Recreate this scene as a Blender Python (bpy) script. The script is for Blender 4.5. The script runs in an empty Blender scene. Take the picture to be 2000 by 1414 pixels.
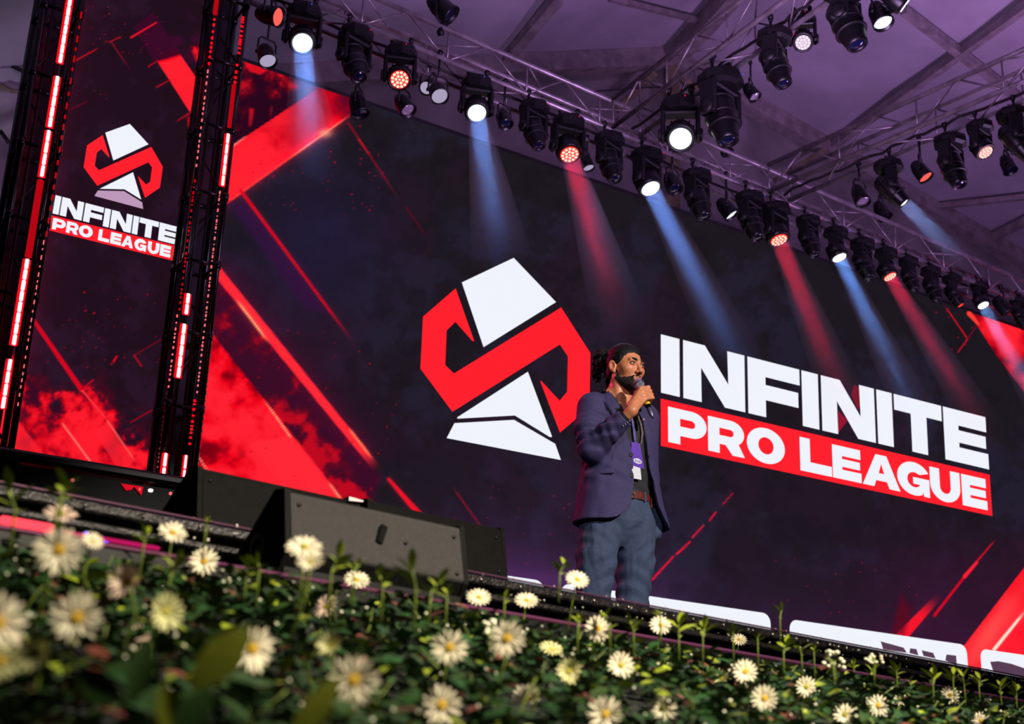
import bpy, bmesh, math, random
import numpy as np
from mathutils import Vector, Matrix, Euler

sc = bpy.context.scene
COL = sc.collection
PI = math.pi

# ------------------------------------------------------------------ camera
CAM = np.array([0.0, 0.0, 0.647])                  # crouching photographer in front of the stage
F0 = 2700.0                                        # focal length for a 2000 px wide frame
YAW, PITCH, ROLL = 0.54609, 0.33433, 0.035646


def _axes():
    cy, sy, cp, sp = math.cos(YAW), math.sin(YAW), math.cos(PITCH), math.sin(PITCH)
    Fw = np.array([sy * cp, cy * cp, sp]); R0 = np.array([cy, -sy, 0.0]); U0 = np.cross(R0, Fw)
    R = R0 * math.cos(ROLL) + U0 * math.sin(ROLL); U = -R0 * math.sin(ROLL) + U0 * math.cos(ROLL)
    return R, U, Fw


CR, CU, CF = _axes()
cam_d = bpy.data.cameras.new('camera'); cam = bpy.data.objects.new('camera', cam_d); COL.objects.link(cam)
cam.matrix_world = Matrix(((CR[0], CU[0], -CF[0], CAM[0]), (CR[1], CU[1], -CF[1], CAM[1]),
                           (CR[2], CU[2], -CF[2], CAM[2]), (0, 0, 0, 1)))
cam_d.sensor_width = 36.0; cam_d.lens = F0 / 2000 * 36; cam_d.clip_start = 0.05; cam_d.clip_end = 200
cam_d.dof.use_dof = True; cam_d.dof.focus_distance = 6.3; cam_d.dof.aperture_fstop = 5.4
cam_d.dof.aperture_blades = 9
sc.camera = cam

# ------------------------------------------------------------------ world, exposure, room lights
sc.view_settings.view_transform = 'Standard'; sc.view_settings.look = 'None'
sc.view_settings.exposure = 0.0; sc.view_settings.gamma = 1.0; sc.view_settings.use_curve_mapping = False
w = bpy.data.worlds.new('world'); sc.world = w; w.use_nodes = True
w.node_tree.nodes['Background'].inputs[0].default_value = (0.30, 0.22, 0.42, 1)
w.node_tree.nodes['Background'].inputs[1].default_value = 0.02
try:
    sc.cycles.volume_step_rate = 1.0; sc.cycles.max_bounces = 6; sc.cycles.volume_bounces = 0
    sc.cycles.sample_clamp_indirect = 4.0; sc.cycles.use_denoising = True
except Exception:
    pass


def aim_rot(d):
    return Vector(d).to_track_quat('-Z', 'Y')


def lamp(name, kind, loc, target, energy, color, size=0.3, spot=None, blend=0.5, spread=None, shape='DISK'):
    l = bpy.data.lights.new(name, kind); l.energy = energy; l.color = color
    if kind == 'AREA':
        l.shape = shape; l.size = size
        if spread is not None: l.spread = spread
    if kind == 'SPOT':
        l.spot_size = spot; l.spot_blend = blend; l.shadow_soft_size = size
    if kind == 'POINT': l.shadow_soft_size = size
    o = bpy.data.objects.new(name, l); COL.objects.link(o); o.location = loc
    o.rotation_mode = 'QUATERNION'
    if target is not None: o.rotation_quaternion = aim_rot(Vector(target) - Vector(loc))
    return o


# front-of-house key light, rigged high over the audience, and a weaker fill next to it
lamp('key_light', 'SPOT', (4.6, -3.2, 5.6), (3.78, 5.18, 2.3), 2900, (1.0, 0.93, 0.86), 0.10, math.radians(22), 0.6)
lamp('fill_light', 'SPOT', (-1.5, -2.5, 5.0), (3.78, 5.18, 2.2), 700, (0.92, 0.88, 1.0), 0.35, math.radians(24), 0.6)
lamp('audience_light', 'AREA', (2.2, -1.4, 3.8), (1.6, 1.35, 0.8), 80, (1.0, 0.88, 0.66), 0.5, spread=math.radians(60))
# unseen violet lamps added for the purple that stage lights throw on the tent
lamp('violet_fill', 'AREA', (12.0, 6.5, 4.2), (11.5, 8.0, 11.0), 190, (0.74, 0.40, 1.0), 1.6, spread=math.radians(150))
lamp('violet_fill', 'AREA', (5.5, 5.5, 4.6), (6.5, 10.5, 10.5), 160, (0.76, 0.46, 1.0), 1.6, spread=math.radians(150))
lamp('tent_corner_fill', 'AREA', (1.4, 12.5, 4.4), (2.0, 12.9, 8.0), 12, (0.84, 0.72, 1.0), 0.4, spread=math.radians(150))  # added unseen lamp that brightens the dark left tent wall
# unseen red lamp added for the screens' red rim on the speaker; blue backlight
lamp('red_rim_fill', 'SPOT', (2.3, 9.0, 5.0), (3.7, 5.2, 2.4), 420, (1.0, 0.02, 0.16), 0.15, math.radians(22), 0.5)
lamp('blue_backlight', 'SPOT', (6.4, 9.0, 6.4), (4.2, 5.2, 1.4), 160, (0.55, 0.40, 1.0), 0.15, math.radians(40), 0.6)

# ------------------------------------------------------------------ helpers: pixels of the 2000x1414 frame to points of the place


def ray(x, y):
    x = np.asarray(x, float); y = np.asarray(y, float)
    return CF + CR * ((x - 1000) / F0)[..., None] - CU * ((y - 707) / F0)[..., None]


def at_y(x, y, Y):
    d = ray(x, y); return CAM + d * ((Y - CAM[1]) / d[..., 1])[..., None]


def at_x(x, y, X):
    d = ray(x, y); return CAM + d * ((X - CAM[0]) / d[..., 0])[..., None]


def at_z(x, y, Z):
    d = ray(x, y); return CAM + d * ((Z - CAM[2]) / d[..., 2])[..., None]


def at_d(x, y, D):
    return CAM + ray(x, y) * np.asarray(D, float)[..., None]


def at_plane(x, y, p, n):
    d = ray(x, y); p = np.asarray(p, float); n = np.asarray(n, float)
    return CAM + d * (((p - CAM) @ n) / (d @ n))[..., None]


def to_px(P):
    v = np.asarray(P, float) - CAM
    dd = v @ CF
    return 1000 + F0 * (v @ CR) / dd, 707 - F0 * (v @ CU) / dd, dd


# ------------------------------------------------------------------ helpers: objects


def tag(o, label=None, cat=None, group=None, kind=None):
    if label: o['label'] = label
    if cat: o['category'] = cat
    if group: o['group'] = group
    if kind: o['kind'] = kind
    return o


def empty(name, loc, rz=0.0):
    o = bpy.data.objects.new(name, None); COL.objects.link(o)
    o.location = loc; o.rotation_euler = (0, 0, rz); o.empty_display_size = 0.1
    return o


def link(name, me, parent=None):
    o = bpy.data.objects.new(name, me); COL.objects.link(o)
    if parent is not None: o.parent = parent
    return o


def mesh(name, verts, faces, mats=None, smooth=False):
    me = bpy.data.meshes.new(name)
    me.from_pydata([tuple(map(float, v)) for v in verts], [], [tuple(f) for f in faces])
    if mats is not None:
        for m in (mats if isinstance(mats, (list, tuple)) else [mats]): me.materials.append(m)
    if smooth: me.polygons.foreach_set('use_smooth', [True] * len(me.polygons))
    me.update()
    return me


class MB:
    """collects simple solids into one mesh"""

    def __init__(s): s.v = []; s.f = []; s.sm = []

    def add(s, vs, fs, smooth=False):
        k = len(s.v); s.v += [tuple(map(float, v)) for v in vs]
        for f in fs: s.f.append(tuple(i + k for i in f)); s.sm.append(smooth)
        return s

    def box(s, c, size, rot=None, bev=0.0, taper=1.0):
        hx, hy, hz = [q / 2 for q in size]
        if bev > 0:
            b = min(bev, hx * .9, hy * .9, hz * .9); vs = []
            rings = [(-hz, hx - b, hy - b), (-hz + b, hx, hy), (hz - b, hx, hy), (hz, hx - b, hy - b)]
            for z, x, y in rings:
                bb = b * .7
                vs += [(-x + bb, -y, z), (x - bb, -y, z), (x, -y + bb, z), (x, y - bb, z), (x - bb, y, z), (-x + bb, y, z), (-x, y - bb, z), (-x, -y + bb, z)]
            fs = []
            for r in range(3):
                for i in range(8): a = r * 8 + i; c2 = r * 8 + (i + 1) % 8; fs.append((a, c2, c2 + 8, a + 8))
            fs.append(tuple(range(7, -1, -1))); fs.append(tuple(range(24, 32)))
        else:
            vs = [(x, y, z) for z in (-hz, hz) for x, y in ((-hx, -hy), (hx, -hy), (hx, hy), (-hx, hy))]
            fs = [(3, 2, 1, 0), (4, 5, 6, 7), (0, 1, 5, 4), (1, 2, 6, 5), (2, 3, 7, 6), (3, 0, 4, 7)]
        if taper != 1.0: vs = [(x * (taper if z > 0 else 1), y * (taper if z > 0 else 1), z) for x, y, z in vs]
        m = rot if rot is not None else Matrix.Identity(3)
        c = Vector(c)
        return s.add([tuple(m @ Vector(v) + c) for v in vs], fs)

    def tube(s, pts, r, n=8, cap=True, smooth=True):
        pts = [Vector(p) for p in pts]; rs = r if isinstance(r, (list, tuple)) else [r] * len(pts)
        vs = []; fs = []; up = None
        for i, p in enumerate(pts):
            t = (pts[min(i + 1, len(pts) - 1)] - pts[max(i - 1, 0)])
            t = t.normalized() if t.length > 1e-9 else Vector((0, 0, 1))
            if up is None: up = Vector((0, 0, 1)) if abs(t.z) < .9 else Vector((1, 0, 0))
            a = t.cross(up)
            a = a.normalized() if a.length > 1e-6 else t.orthogonal().normalized()
            b = a.cross(t).normalized(); up = b
            for k in range(n):
                g = 2 * PI * k / n; vs.append(tuple(p + (a * math.cos(g) + b * math.sin(g)) * rs[i]))
        for i in range(len(pts) - 1):
            for k in range(n):
                q = (k + 1) % n; fs.append((i * n + k, i * n + q, i * n + n + q, i * n + n + k))
        if cap: fs.append(tuple(range(n - 1, -1, -1))); e = (len(pts) - 1) * n; fs.append(tuple(range(e, e + n)))
        return s.add(vs, fs, smooth)

    def lathe(s, prof, n=20, origin=(0, 0, 0), rot=None, smooth=True):
        """profile of (radius, z) turned about z"""
        o = Vector(origin); m = rot if rot is not None else Matrix.Identity(3); vs = []; fs = []
        for r, z in prof:
            for k in range(n):
                g = 2 * PI * k / n; vs.append(tuple(m @ Vector((r * math.cos(g), r * math.sin(g), z)) + o))
        for i in range(len(prof) - 1):
            for k in range(n):
                q = (k + 1) % n; fs.append((i * n + k, i * n + q, i * n + n + q, i * n + n + k))
        if prof[0][0] > 1e-5: fs.append(tuple(range(n - 1, -1, -1)))
        if prof[-1][0] > 1e-5: e = (len(prof) - 1) * n; fs.append(tuple(range(e, e + n)))
        return s.add(vs, fs, smooth)

    def ball(s, c, r, nu=12, nv=8, rot=None):
        r = r if isinstance(r, (tuple, list)) else (r, r, r); m = rot if rot is not None else Matrix.Identity(3); c = Vector(c)
        vs = [tuple(m @ Vector((0, 0, -r[2])) + c)]; fs = []
        for j in range(1, nv):
            t = PI * j / nv
            for k in range(nu):
                g = 2 * PI * k / nu
                vs.append(tuple(m @ Vector((r[0] * math.sin(t) * math.cos(g), r[1] * math.sin(t) * math.sin(g), -r[2] * math.cos(t))) + c))
        vs.append(tuple(m @ Vector((0, 0, r[2])) + c)); L = len(vs) - 1
        for k in range(nu): fs.append((0, 1 + (k + 1) % nu, 1 + k)); fs.append((L, L - nu + k, L - nu + (k + 1) % nu))
        for j in range(nv - 2):
            for k in range(nu):
                a = 1 + j * nu + k; b = 1 + j * nu + (k + 1) % nu; fs.append((a, b, b + nu, a + nu))
        return s.add(vs, fs, True)

    def prism(s, poly, y0, y1, axis='y', fr=None):
        """extrude a polygon; fr maps (a, b, depth) to a point"""
        n = len(poly); fr = fr or (lambda a, b, d: (a, d, b))
        vs = [fr(a, b, y0) for a, b in poly] + [fr(a, b, y1) for a, b in poly]
        fs = [tuple(range(n)), tuple(range(2 * n - 1, n - 1, -1))]
        for i in range(n): j = (i + 1) % n; fs.append((i, i + n, j + n, j))
        return s.add(vs, fs)

    def mesh(s, name, mats):
        me = mesh(name, s.v, s.f, mats)
        me.polygons.foreach_set('use_smooth', s.sm); me.update()
        return me

    def obj(s, name, mats, parent=None):
        return link(name, s.mesh(name, mats), parent)


def fix_normals(me):
    b = bmesh.new(); b.from_mesh(me); bmesh.ops.recalc_face_normals(b, faces=b.faces); b.to_mesh(me); b.free(); return me


def rotm(ax, ang): return Matrix.Rotation(ang, 3, ax)


def basis(z, x=None):
    """3x3 rotation whose local z is the given direction"""
    z = Vector(z).normalized(); x = Vector(x) if x is not None else Vector((1, 0, 0))
    x = x - z * x.dot(z)
    if x.length < 1e-4: x = z.orthogonal()
    x.normalize(); y = z.cross(x)
    return Matrix((x, y, z)).transposed()


# ------------------------------------------------------------------ helpers: materials


def srgb(c):
    return tuple(((v / 255) / 12.92 if v / 255 <= .04045 else ((v / 255 + .055) / 1.055) ** 2.4) for v in c[:3]) + (1.0,)


MATS = {}


def mat(name, c, rough=.6, metal=0.0, noise=0.0, scale=20.0, bump=0.0, bscale=None, c2=None, spec=.5, coat=0.0, sheen=0.0, trans=0.0, stretch=None):
    if name in MATS: return MATS[name]
    m = bpy.data.materials.new(name); m.use_nodes = True; nt = m.node_tree; b = nt.nodes['Principled BSDF']
    b.inputs['Base Color'].default_value = srgb(c); b.inputs['Roughness'].default_value = rough; b.inputs['Metallic'].default_value = metal
    b.inputs['Specular IOR Level'].default_value = spec; b.inputs['Coat Weight'].default_value = coat
    if sheen: b.inputs['Sheen Weight'].default_value = sheen
    if noise or c2 or bump:
        tc = nt.nodes.new('ShaderNodeTexCoord'); mp = nt.nodes.new('ShaderNodeMapping')
        nt.links.new(tc.outputs['Object'], mp.inputs['Vector'])
        if stretch: mp.inputs['Scale'].default_value = stretch
    if noise or c2:
        n = nt.nodes.new('ShaderNodeTexNoise'); n.inputs['Scale'].default_value = scale; n.inputs['Detail'].default_value = 5
        nt.links.new(mp.outputs[0], n.inputs['Vector'])
        mx = nt.nodes.new('ShaderNodeMix'); mx.data_type = 'RGBA'
        k = 1 - noise
        mx.inputs['A'].default_value = srgb([v * k for v in c]); mx.inputs['B'].default_value = srgb(c2 if c2 else [min(255, v * (1 + noise)) for v in c])
        mr = nt.nodes.new('ShaderNodeMapRange'); mr.inputs['From Min'].default_value = .35; mr.inputs['From Max'].default_value = .65
        nt.links.new(n.outputs['Fac'], mr.inputs['Value']); nt.links.new(mr.outputs[0], mx.inputs['Factor'])
        nt.links.new(mx.outputs['Result'], b.inputs['Base Color'])
    if bump:
        n2 = nt.nodes.new('ShaderNodeTexNoise'); n2.inputs['Scale'].default_value = bscale or scale * 4; n2.inputs['Detail'].default_value = 4
        nt.links.new(mp.outputs[0], n2.inputs['Vector'])
        bp = nt.nodes.new('ShaderNodeBump'); bp.inputs['Strength'].default_value = bump; bp.inputs['Distance'].default_value = .01
        nt.links.new(n2.outputs['Fac'], bp.inputs['Height']); nt.links.new(bp.outputs[0], b.inputs['Normal'])
    MATS[name] = m
    return m


def emit(name, c, strength=1.0, attr=None):
    if name in MATS: return MATS[name]
    m = bpy.data.materials.new(name); m.use_nodes = True; nt = m.node_tree
    nt.nodes.remove(nt.nodes['Principled BSDF'])
    e = nt.nodes.new('ShaderNodeEmission'); e.inputs[0].default_value = srgb(c) if c else (1, 1, 1, 1); e.inputs[1].default_value = strength
    if attr:
        a = nt.nodes.new('ShaderNodeAttribute'); a.attribute_name = attr; nt.links.new(a.outputs['Color'], e.inputs[0])
    nt.links.new(e.outputs[0], nt.nodes['Material Output'].inputs[0])
    MATS[name] = m
    return m


# ------------------------------------------------------------------ helpers: numpy noise and signed-distance modelling
RS = np.random.RandomState(7)
LAT = RS.rand(256, 256)
LAT3 = RS.rand(64, 64, 64).astype(np.float32)


def vnoise(x, y):
    xi = np.floor(x).astype(int); yi = np.floor(y).astype(int); fx = x - xi; fy = y - yi
    fx = fx * fx * (3 - 2 * fx); fy = fy * fy * (3 - 2 * fy)
    a = LAT[xi % 256, yi % 256]; b = LAT[(xi + 1) % 256, yi % 256]; c = LAT[xi % 256, (yi + 1) % 256]; d = LAT[(xi + 1) % 256, (yi + 1) % 256]
    return (a * (1 - fx) + b * fx) * (1 - fy) + (c * (1 - fx) + d * fx) * fy


def fbm(x, y, o=5):
    s = 0; a = .5; t = 0
    for k in range(o): s = s + a * vnoise(x + 17.3 * k, y + 9.1 * k); t += a; a *= .55; x = x * 2.03; y = y * 2.03
    return s / t


def noise3(P):
    i = np.floor(P).astype(int); f = (P - i).astype(np.float32); f = f * f * (3 - 2 * f); o = 0
    for dx in (0, 1):
        for dy in (0, 1):
            for dz in (0, 1):
                wgt = (f[..., 0] if dx else 1 - f[..., 0]) * (f[..., 1] if dy else 1 - f[..., 1]) * (f[..., 2] if dz else 1 - f[..., 2])
                o = o + wgt * LAT3[(i[..., 0] + dx) % 64, (i[..., 1] + dy) % 64, (i[..., 2] + dz) % 64]
    return o - .5


def sstep(a, b, x):
    t = np.clip((x - a) / (b - a), 0, 1); return t * t * (3 - 2 * t)


class Field:
    """sparse signed distance field, turned into a mesh by surface nets"""

    def __init__(s, lo, hi, h):
        s.lo = np.array(lo, float); s.h = h; s.n = np.ceil((np.array(hi) - s.lo) / h).astype(int) + 1
        s.F = np.full(s.n, .2, np.float32)

    def sub(s, lo, hi):
        a = np.clip(np.floor((np.array(lo) - s.lo) / s.h).astype(int), 0, s.n - 1)
        b = np.clip(np.ceil((np.array(hi) - s.lo) / s.h).astype(int) + 1, 1, s.n)
        sl = tuple(slice(i, j) for i, j in zip(a, b))
        g = np.meshgrid(*[s.lo[k] + s.h * np.arange(a[k], b[k]) for k in range(3)], indexing='ij')
        return sl, np.stack(g, -1).astype(np.float32)

    def put(s, fn, lo, hi, k=.01, mode='u'):
        m = k + 4 * s.h
        sl, P = s.sub(np.array(lo) - m, np.array(hi) + m)
        if P.size == 0: return
        d = fn(P); A = s.F[sl]
        if mode == 'u': s.F[sl] = np.minimum(A, d) - np.maximum(k - np.abs(A - d), 0) ** 2 / (4 * k)
        elif mode == 's2': s.F[sl] = np.maximum(A, d) + np.maximum(k - np.abs(A - d), 0) ** 2 / (4 * k)
        elif mode == 's': d = -d; s.F[sl] = np.maximum(A, d) + np.maximum(k - np.abs(A - d), 0) ** 2 / (4 * k)
        else: s.F[sl] = np.maximum(A, d)

    def ell(s, c, r, k=.01, mode='u', R=None):
        c = np.array(c, float); r = np.array(r, float)

        def fn(P):
            q = P - c
            if R is not None: q = q @ np.array(R)
            k0 = np.sqrt(((q / r) ** 2).sum(-1)); k1 = np.sqrt(((q / (r * r)) ** 2).sum(-1)) + 1e-9
            return k0 * (k0 - 1) / k1
        m = r.max() if R is not None else r
        s.put(fn, c - m, c + m, k, mode)

    def cap(s, a, b, ra, rb, k=.01, mode='u'):
        a = np.array(a, float); b = np.array(b, float)

        def fn(P):
            ab = b - a; t = np.clip(((P - a) @ ab) / (ab @ ab), 0, 1)
            return np.linalg.norm(P - a - t[..., None] * ab, axis=-1) - (ra + (rb - ra) * t)
        m = max(ra, rb); s.put(fn, np.minimum(a, b) - m, np.maximum(a, b) + m, k, mode)

    def chain(s, pts, rs, k=.01, mode='u'):
        for i in range(len(pts) - 1): s.cap(pts[i], pts[i + 1], rs[i], rs[i + 1], k, mode)

    def mesh(s, name, mats, post=None):
        F = s.F; neg = F < 0
        cnt = np.zeros(np.array(F.shape) - 1, np.int8)
        for i in (0, 1):
            for j in (0, 1):
                for k in (0, 1):
                    cnt += neg[i:F.shape[0] - 1 + i, j:F.shape[1] - 1 + j, k:F.shape[2] - 1 + k]
        act = (cnt > 0) & (cnt < 8); idx = np.argwhere(act)
        ids = np.full(act.shape, -1, np.int64); ids[act] = np.arange(len(idx))
        acc = np.zeros((len(idx), 3)); num = np.zeros(len(idx))
        cs = [(i, j, k) for i in (0, 1) for j in (0, 1) for k in (0, 1)]
        for a in cs:
            for ax in range(3):
                if a[ax] == 0:
                    b = list(a); b[ax] = 1
                    fa = F[idx[:, 0] + a[0], idx[:, 1] + a[1], idx[:, 2] + a[2]]; fb = F[idx[:, 0] + b[0], idx[:, 1] + b[1], idx[:, 2] + b[2]]
                    cr = (fa < 0) != (fb < 0); t = np.where(cr, fa / np.where(cr, fa - fb, 1), 0)
                    p = np.tile(np.array(a, float), (len(idx), 1)); p[:, ax] += t
                    acc += p * cr[:, None]; num += cr
        V = s.lo + s.h * (idx + acc / num[:, None])
        faces = []
        for ax in range(3):
            u, v = (ax + 1) % 3, (ax + 2) % 3
            s0 = [slice(1, None)] * 3; s1 = [slice(1, None)] * 3
            sl0 = [slice(1, -1)] * 3; sl1 = [slice(1, -1)] * 3
            sl0[ax] = slice(0, -1); sl1[ax] = slice(1, None)
            n0 = neg[tuple(sl0)]; n1 = neg[tuple(sl1)]
            for flip in (0, 1):
                e = np.argwhere((n0 & ~n1) if not flip else (~n0 & n1))
                if len(e) == 0: continue
                base = e.copy(); base[:, u] += 1; base[:, v] += 1
                q = []
                for du, dv in ((-1, -1), (0, -1), (0, 0), (-1, 0)):
                    c = base.copy(); c[:, u] += du; c[:, v] += dv
                    q.append(ids[c[:, 0], c[:, 1], c[:, 2]])
                q = np.stack(q, 1)
                faces.append(q[:, ::-1] if flip else q)
        Q = np.concatenate(faces); Q = Q[(Q >= 0).all(1)]
        if post is not None: V = post(V)
        me = bpy.data.meshes.new(name)
        me.vertices.add(len(V)); me.vertices.foreach_set('co', V.astype(np.float32).ravel())
        me.loops.add(len(Q) * 4); me.loops.foreach_set('vertex_index', Q.astype(np.int32).ravel())
        me.polygons.add(len(Q)); me.polygons.foreach_set('loop_start', np.arange(0, len(Q) * 4, 4, dtype=np.int32))
        try: me.polygons.foreach_set('loop_total', np.full(len(Q), 4, np.int32))
        except Exception: pass
        me.polygons.foreach_set('use_smooth', np.ones(len(Q), bool))
        for m in (mats if isinstance(mats, (list, tuple)) else [mats]): me.materials.append(m)
        me.update(calc_edges=True); me.validate()
        return me

# ================================================================== SETTING: ground, tent
M_fabric = mat('tent_fabric', (176, 168, 182), .75, noise=.06, scale=1.2, bump=.35, bscale=2.2)
M_wallfab = mat('wall_fabric', (150, 142, 146), .7, noise=.10, scale=1.5, bump=.5, bscale=2.0)
M_alu = mat('beam_aluminium', (150, 138, 142), .55, .1, noise=.12, scale=6)
M_yellow = mat('aged_beam', (138, 124, 98), .6, .1, noise=.15, scale=6)
M_ground = mat('ground_mat', (38, 36, 40), .9, noise=.2, scale=3)

b = MB(); b.add([(-8, -6, 0), (26, -6, 0), (26, 16, 0), (-8, 16, 0), (-8, -6, -.1), (26, -6, -.1), (26, 16, -.1), (-8, 16, -.1)],
                [(0, 1, 2, 3), (7, 6, 5, 4), (0, 4, 5, 1), (1, 5, 6, 2), (2, 6, 7, 3), (3, 7, 4, 0)])
tag(b.obj('floor', M_ground), kind='structure')

ZN = 10.825


def ridge_x(y): return 10.17 + .2 * (np.asarray(y) - 13)


def roof_z(x, y):
    rx = ridge_x(y)
    return np.where(np.asarray(x) < rx, ZN - .40 * (rx - x), ZN - .168 * (x - rx))


def roof_grid(x0s, x1s, ny, nx, name, side):
    vs = []; fs = []
    for j in range(ny + 1):
        y = -3 + 16 * j / ny; rx = float(ridge_x(y))
        for i in range(nx + 1):
            t = i / nx; x = rx + (x0s - rx) * t if side < 0 else rx + (x1s - rx) * t
            z = float(roof_z(x - 1e-6 if side < 0 else x + 1e-6, y)) if i else ZN
            sag = .05 * math.sin(PI * ((y + 3) % 2.4) / 2.4) + .05 * (fbm(np.array(x * .9 + 40), np.array(y * 1.3), 4) - .5)
            vs.append((x, y, z - float(sag) * .8 + .06))
    for j in range(ny):
        for i in range(nx):
            a = j * (nx + 1) + i; fs.append((a, a + 1, a + nx + 2, a + nx + 1))
    o = link(name, mesh(name, vs, fs, M_fabric, True)); tag(o, kind='structure'); return o


ceil_l = roof_grid(-4, 0, 80, 70, 'ceiling', -1)
ceil_r = roof_grid(0, 24, 80, 70, 'ceiling', 1)

# gathered fabric of the back wall
vs = []; fs = []; NX, NZ = 260, 110
for i in range(NX + 1):
    x = -4 + 28 * i / NX; zt = float(roof_z(x, 13)) + .05
    for j in range(NZ + 1):
        z = zt * j / NZ
        fold = .05 * math.sin(x * 5.3 + 1.1 * math.sin(x * 1.7)) + .10 * (float(fbm(np.array(x * 1.1), np.array(z * .8), 4)) - .5)
        swag = (.12 * math.sin(z * 6.0 + x * 2.5 + 2 * math.sin(x * 3)) + .05 * math.sin(z * 17 - x * 5)) * max(0, 1 - abs(x - 2.0) / 1.8)
        vs.append((x, 13.05 + fold * .8 + swag, z))
for i in range(NX):
    for j in range(NZ): a = i * (NZ + 1) + j; fs.append((a, a + NZ + 1, a + NZ + 2, a + 1))
wall_b = link('wall_back', mesh('wall_back', vs, fs, M_wallfab, True)); tag(wall_b, kind='structure')
vs = []; fs = []
for i in range(41):
    y = -3 + 16 * i / 40
    for j in range(9):
        vs.append((-3.9 + .06 * math.sin(y * 6), y, float(roof_z(-3.9, y)) * j / 8))
for i in range(40):
    for j in range(8): a = i * 9 + j; fs.append((a, a + 1, a + 10, a + 9))
tag(link('wall_left', mesh('wall_left', vs, fs, M_wallfab, True)), kind='structure')


def beam(name, p0, p1, wd, ht, m, parent):
    p0 = Vector(p0); p1 = Vector(p1); d = (p1 - p0); L = d.length; R = basis(d, (0, 0, 1)); q = MB()
    # a box section with a thin lip along top and bottom
    c = (p0 + p1) / 2
    q.box(c, (ht, wd * .94, L), R)
    for s in (-1, 1): q.box(c + R @ Vector((s * ht * .47, 0, 0)), (ht * .08, wd, L), R)
    return q.obj(name, m, parent)


NL = (.4, .08, 1)  # rough normals used only to drop pixels on the roof planes
N0 = np.array([10.17, 13, ZN])


def on_roof(x, y, side, drop=.08):
    if side < 0: n = np.array([-.40, .08, 1.0])
    else: n = np.array([.168, -.0336, 1.0])
    p = at_plane(x, y, N0 - np.array([0, 0, drop]), n); return p


beam('ridge_beam', (10.17, 12.9, ZN - .14), (10.17 - .2 * 14, -1.1, ZN - .14), .20, .26, M_alu, ceil_r)
beam('rafter', (10.12, 12.86, ZN - .12), (3.4, 12.86, float(roof_z(3.4, 12.86)) - .10), .2, .24, M_alu, ceil_l)
beam('rafter', (10.22, 12.86, ZN - .12), (18.5, 12.86, float(roof_z(18.5, 12.86)) - .12), .2, .24, M_alu, ceil_r)
beam('king_post', (10.17, 12.84, ZN - .2), (10.17, 12.84, 6.6), .16, .16, M_yellow, wall_b)
for (a, bb, sd, wdt) in (((1625, 285), (2010, 8), 1, .10), ((1765, 20), (2010, 208), 1, .10), ((1925, 470), (2010, 428), 1, .10), ((1735, 413), (2010, 384), 1, .07),
                         ((992, 112), (1092, -6), -1, .12), ((1190, -3), (1372, 42), -1, .06), ((1335, 118), (1480, 190), 1, .10)):
    beam('purlin', on_roof(*a, sd), on_roof(*bb, sd), wdt, wdt * 1.1, M_alu, ceil_l if sd < 0 else ceil_r)
for (a, bb, wdt) in (((1205, 215), (1278, 145), .08), ((1395, 215), (1335, 150), .07), ((1515, 352), (1612, 292), .07)):
    beam('wall_brace', at_y(*a, 12.8), at_y(*bb, 12.8), wdt, wdt, M_yellow, wall_b)
# tension wires and folded-back ropes in the left corner of the tent
for k, (a, bb) in enumerate((((-10, 12), (78, 60)), ((-10, 92), (62, 148)), ((-10, 118), (70, 92)), ((0, 255), (36, 282)), ((-8, 395), (22, 372)), ((-8, 160), (58, 178)), ((30, 20), (80, 33)))):
    q = MB(); p0 = Vector(at_y(*a, 12.6)); p1 = Vector(at_y(*bb, 12.6)); mid = (p0 + p1) / 2 - Vector((0, 0, .05))
    q.tube([p0, mid, p1], .02 if k % 2 else .03, 6); q.obj('guy_rope', M_yellow if k in (2, 4, 5) else mat('black_webbing', (18, 16, 18), .7), wall_b)
for (pts) in (((700, 30), (800, 62), (905, 78)), ((980, 55), (1050, 75), (1100, 73), (1190, 45)), ((1150, 180), (1240, 172), (1290, 170))):
    q = MB(); q.tube([at_y(*p, 12.7) for p in pts], .012, 5); q.obj('seam_cord', mat('cord_grey', (60, 50, 66), .7), wall_b)

# ================================================================== STAGE
SA = math.atan(.161); SO = np.array([2, 2.687, 0.0]); ST = np.array([math.cos(SA), math.sin(SA), 0]); SN = np.array([-math.sin(SA), math.cos(SA), 0])
DECK = 1.2


def stage_pt(x, y, z): return SO + ST * x + SN * y + np.array([0, 0, z])


def to_stage(P):
    q = np.asarray(P, float) - SO; return np.array([q @ ST, q @ SN, q[2]])


def px_stage(px, py, ly):
    return to_stage(at_plane(px, py, SO + SN * ly, SN))


def px_stage_z(px, py, z): return to_stage(at_z(px, py, z))


M_deck = mat('stage_deck', (26, 22, 28), .25, noise=.2, scale=8)
M_fascia = mat('fascia_navy', (27, 27, 40), .45, noise=.15, scale=14)
M_rail = mat('lip_black', (34, 31, 35), .33, .3, noise=.4, scale=60, bump=.4, bscale=160)
M_trim = mat('ledge_trim', (104, 54, 88), .35, .4)
M_black = mat('black_plastic', (17, 16, 19), .42, noise=.2, scale=20)
stage = tag(empty('stage', tuple(SO), SA), 'black stage platform with glittering double lip rail and navy fascia above the flowers', 'stage')
q = MB(); q.box((6, 6.0, DECK - .03), (18, 11.9, .06)); q.obj('deck', M_deck, stage)
for k in range(13):
    q = MB(); q.box((-3.0 + k * 1.2 + .6, .06, .56), (1.192, .04, 1.16 - .02), bev=.006); q.obj('fascia_panel', M_fascia, stage)
q = MB(); q.box((6, .02, DECK - .011), (18, .05, .022), bev=.004); q.obj('lip_rail', M_rail, stage)
q = MB(); q.box((6, .026, DECK - .043), (18, .045, .014), bev=.003); q.obj('lip_rail', M_rail, stage)
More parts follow.
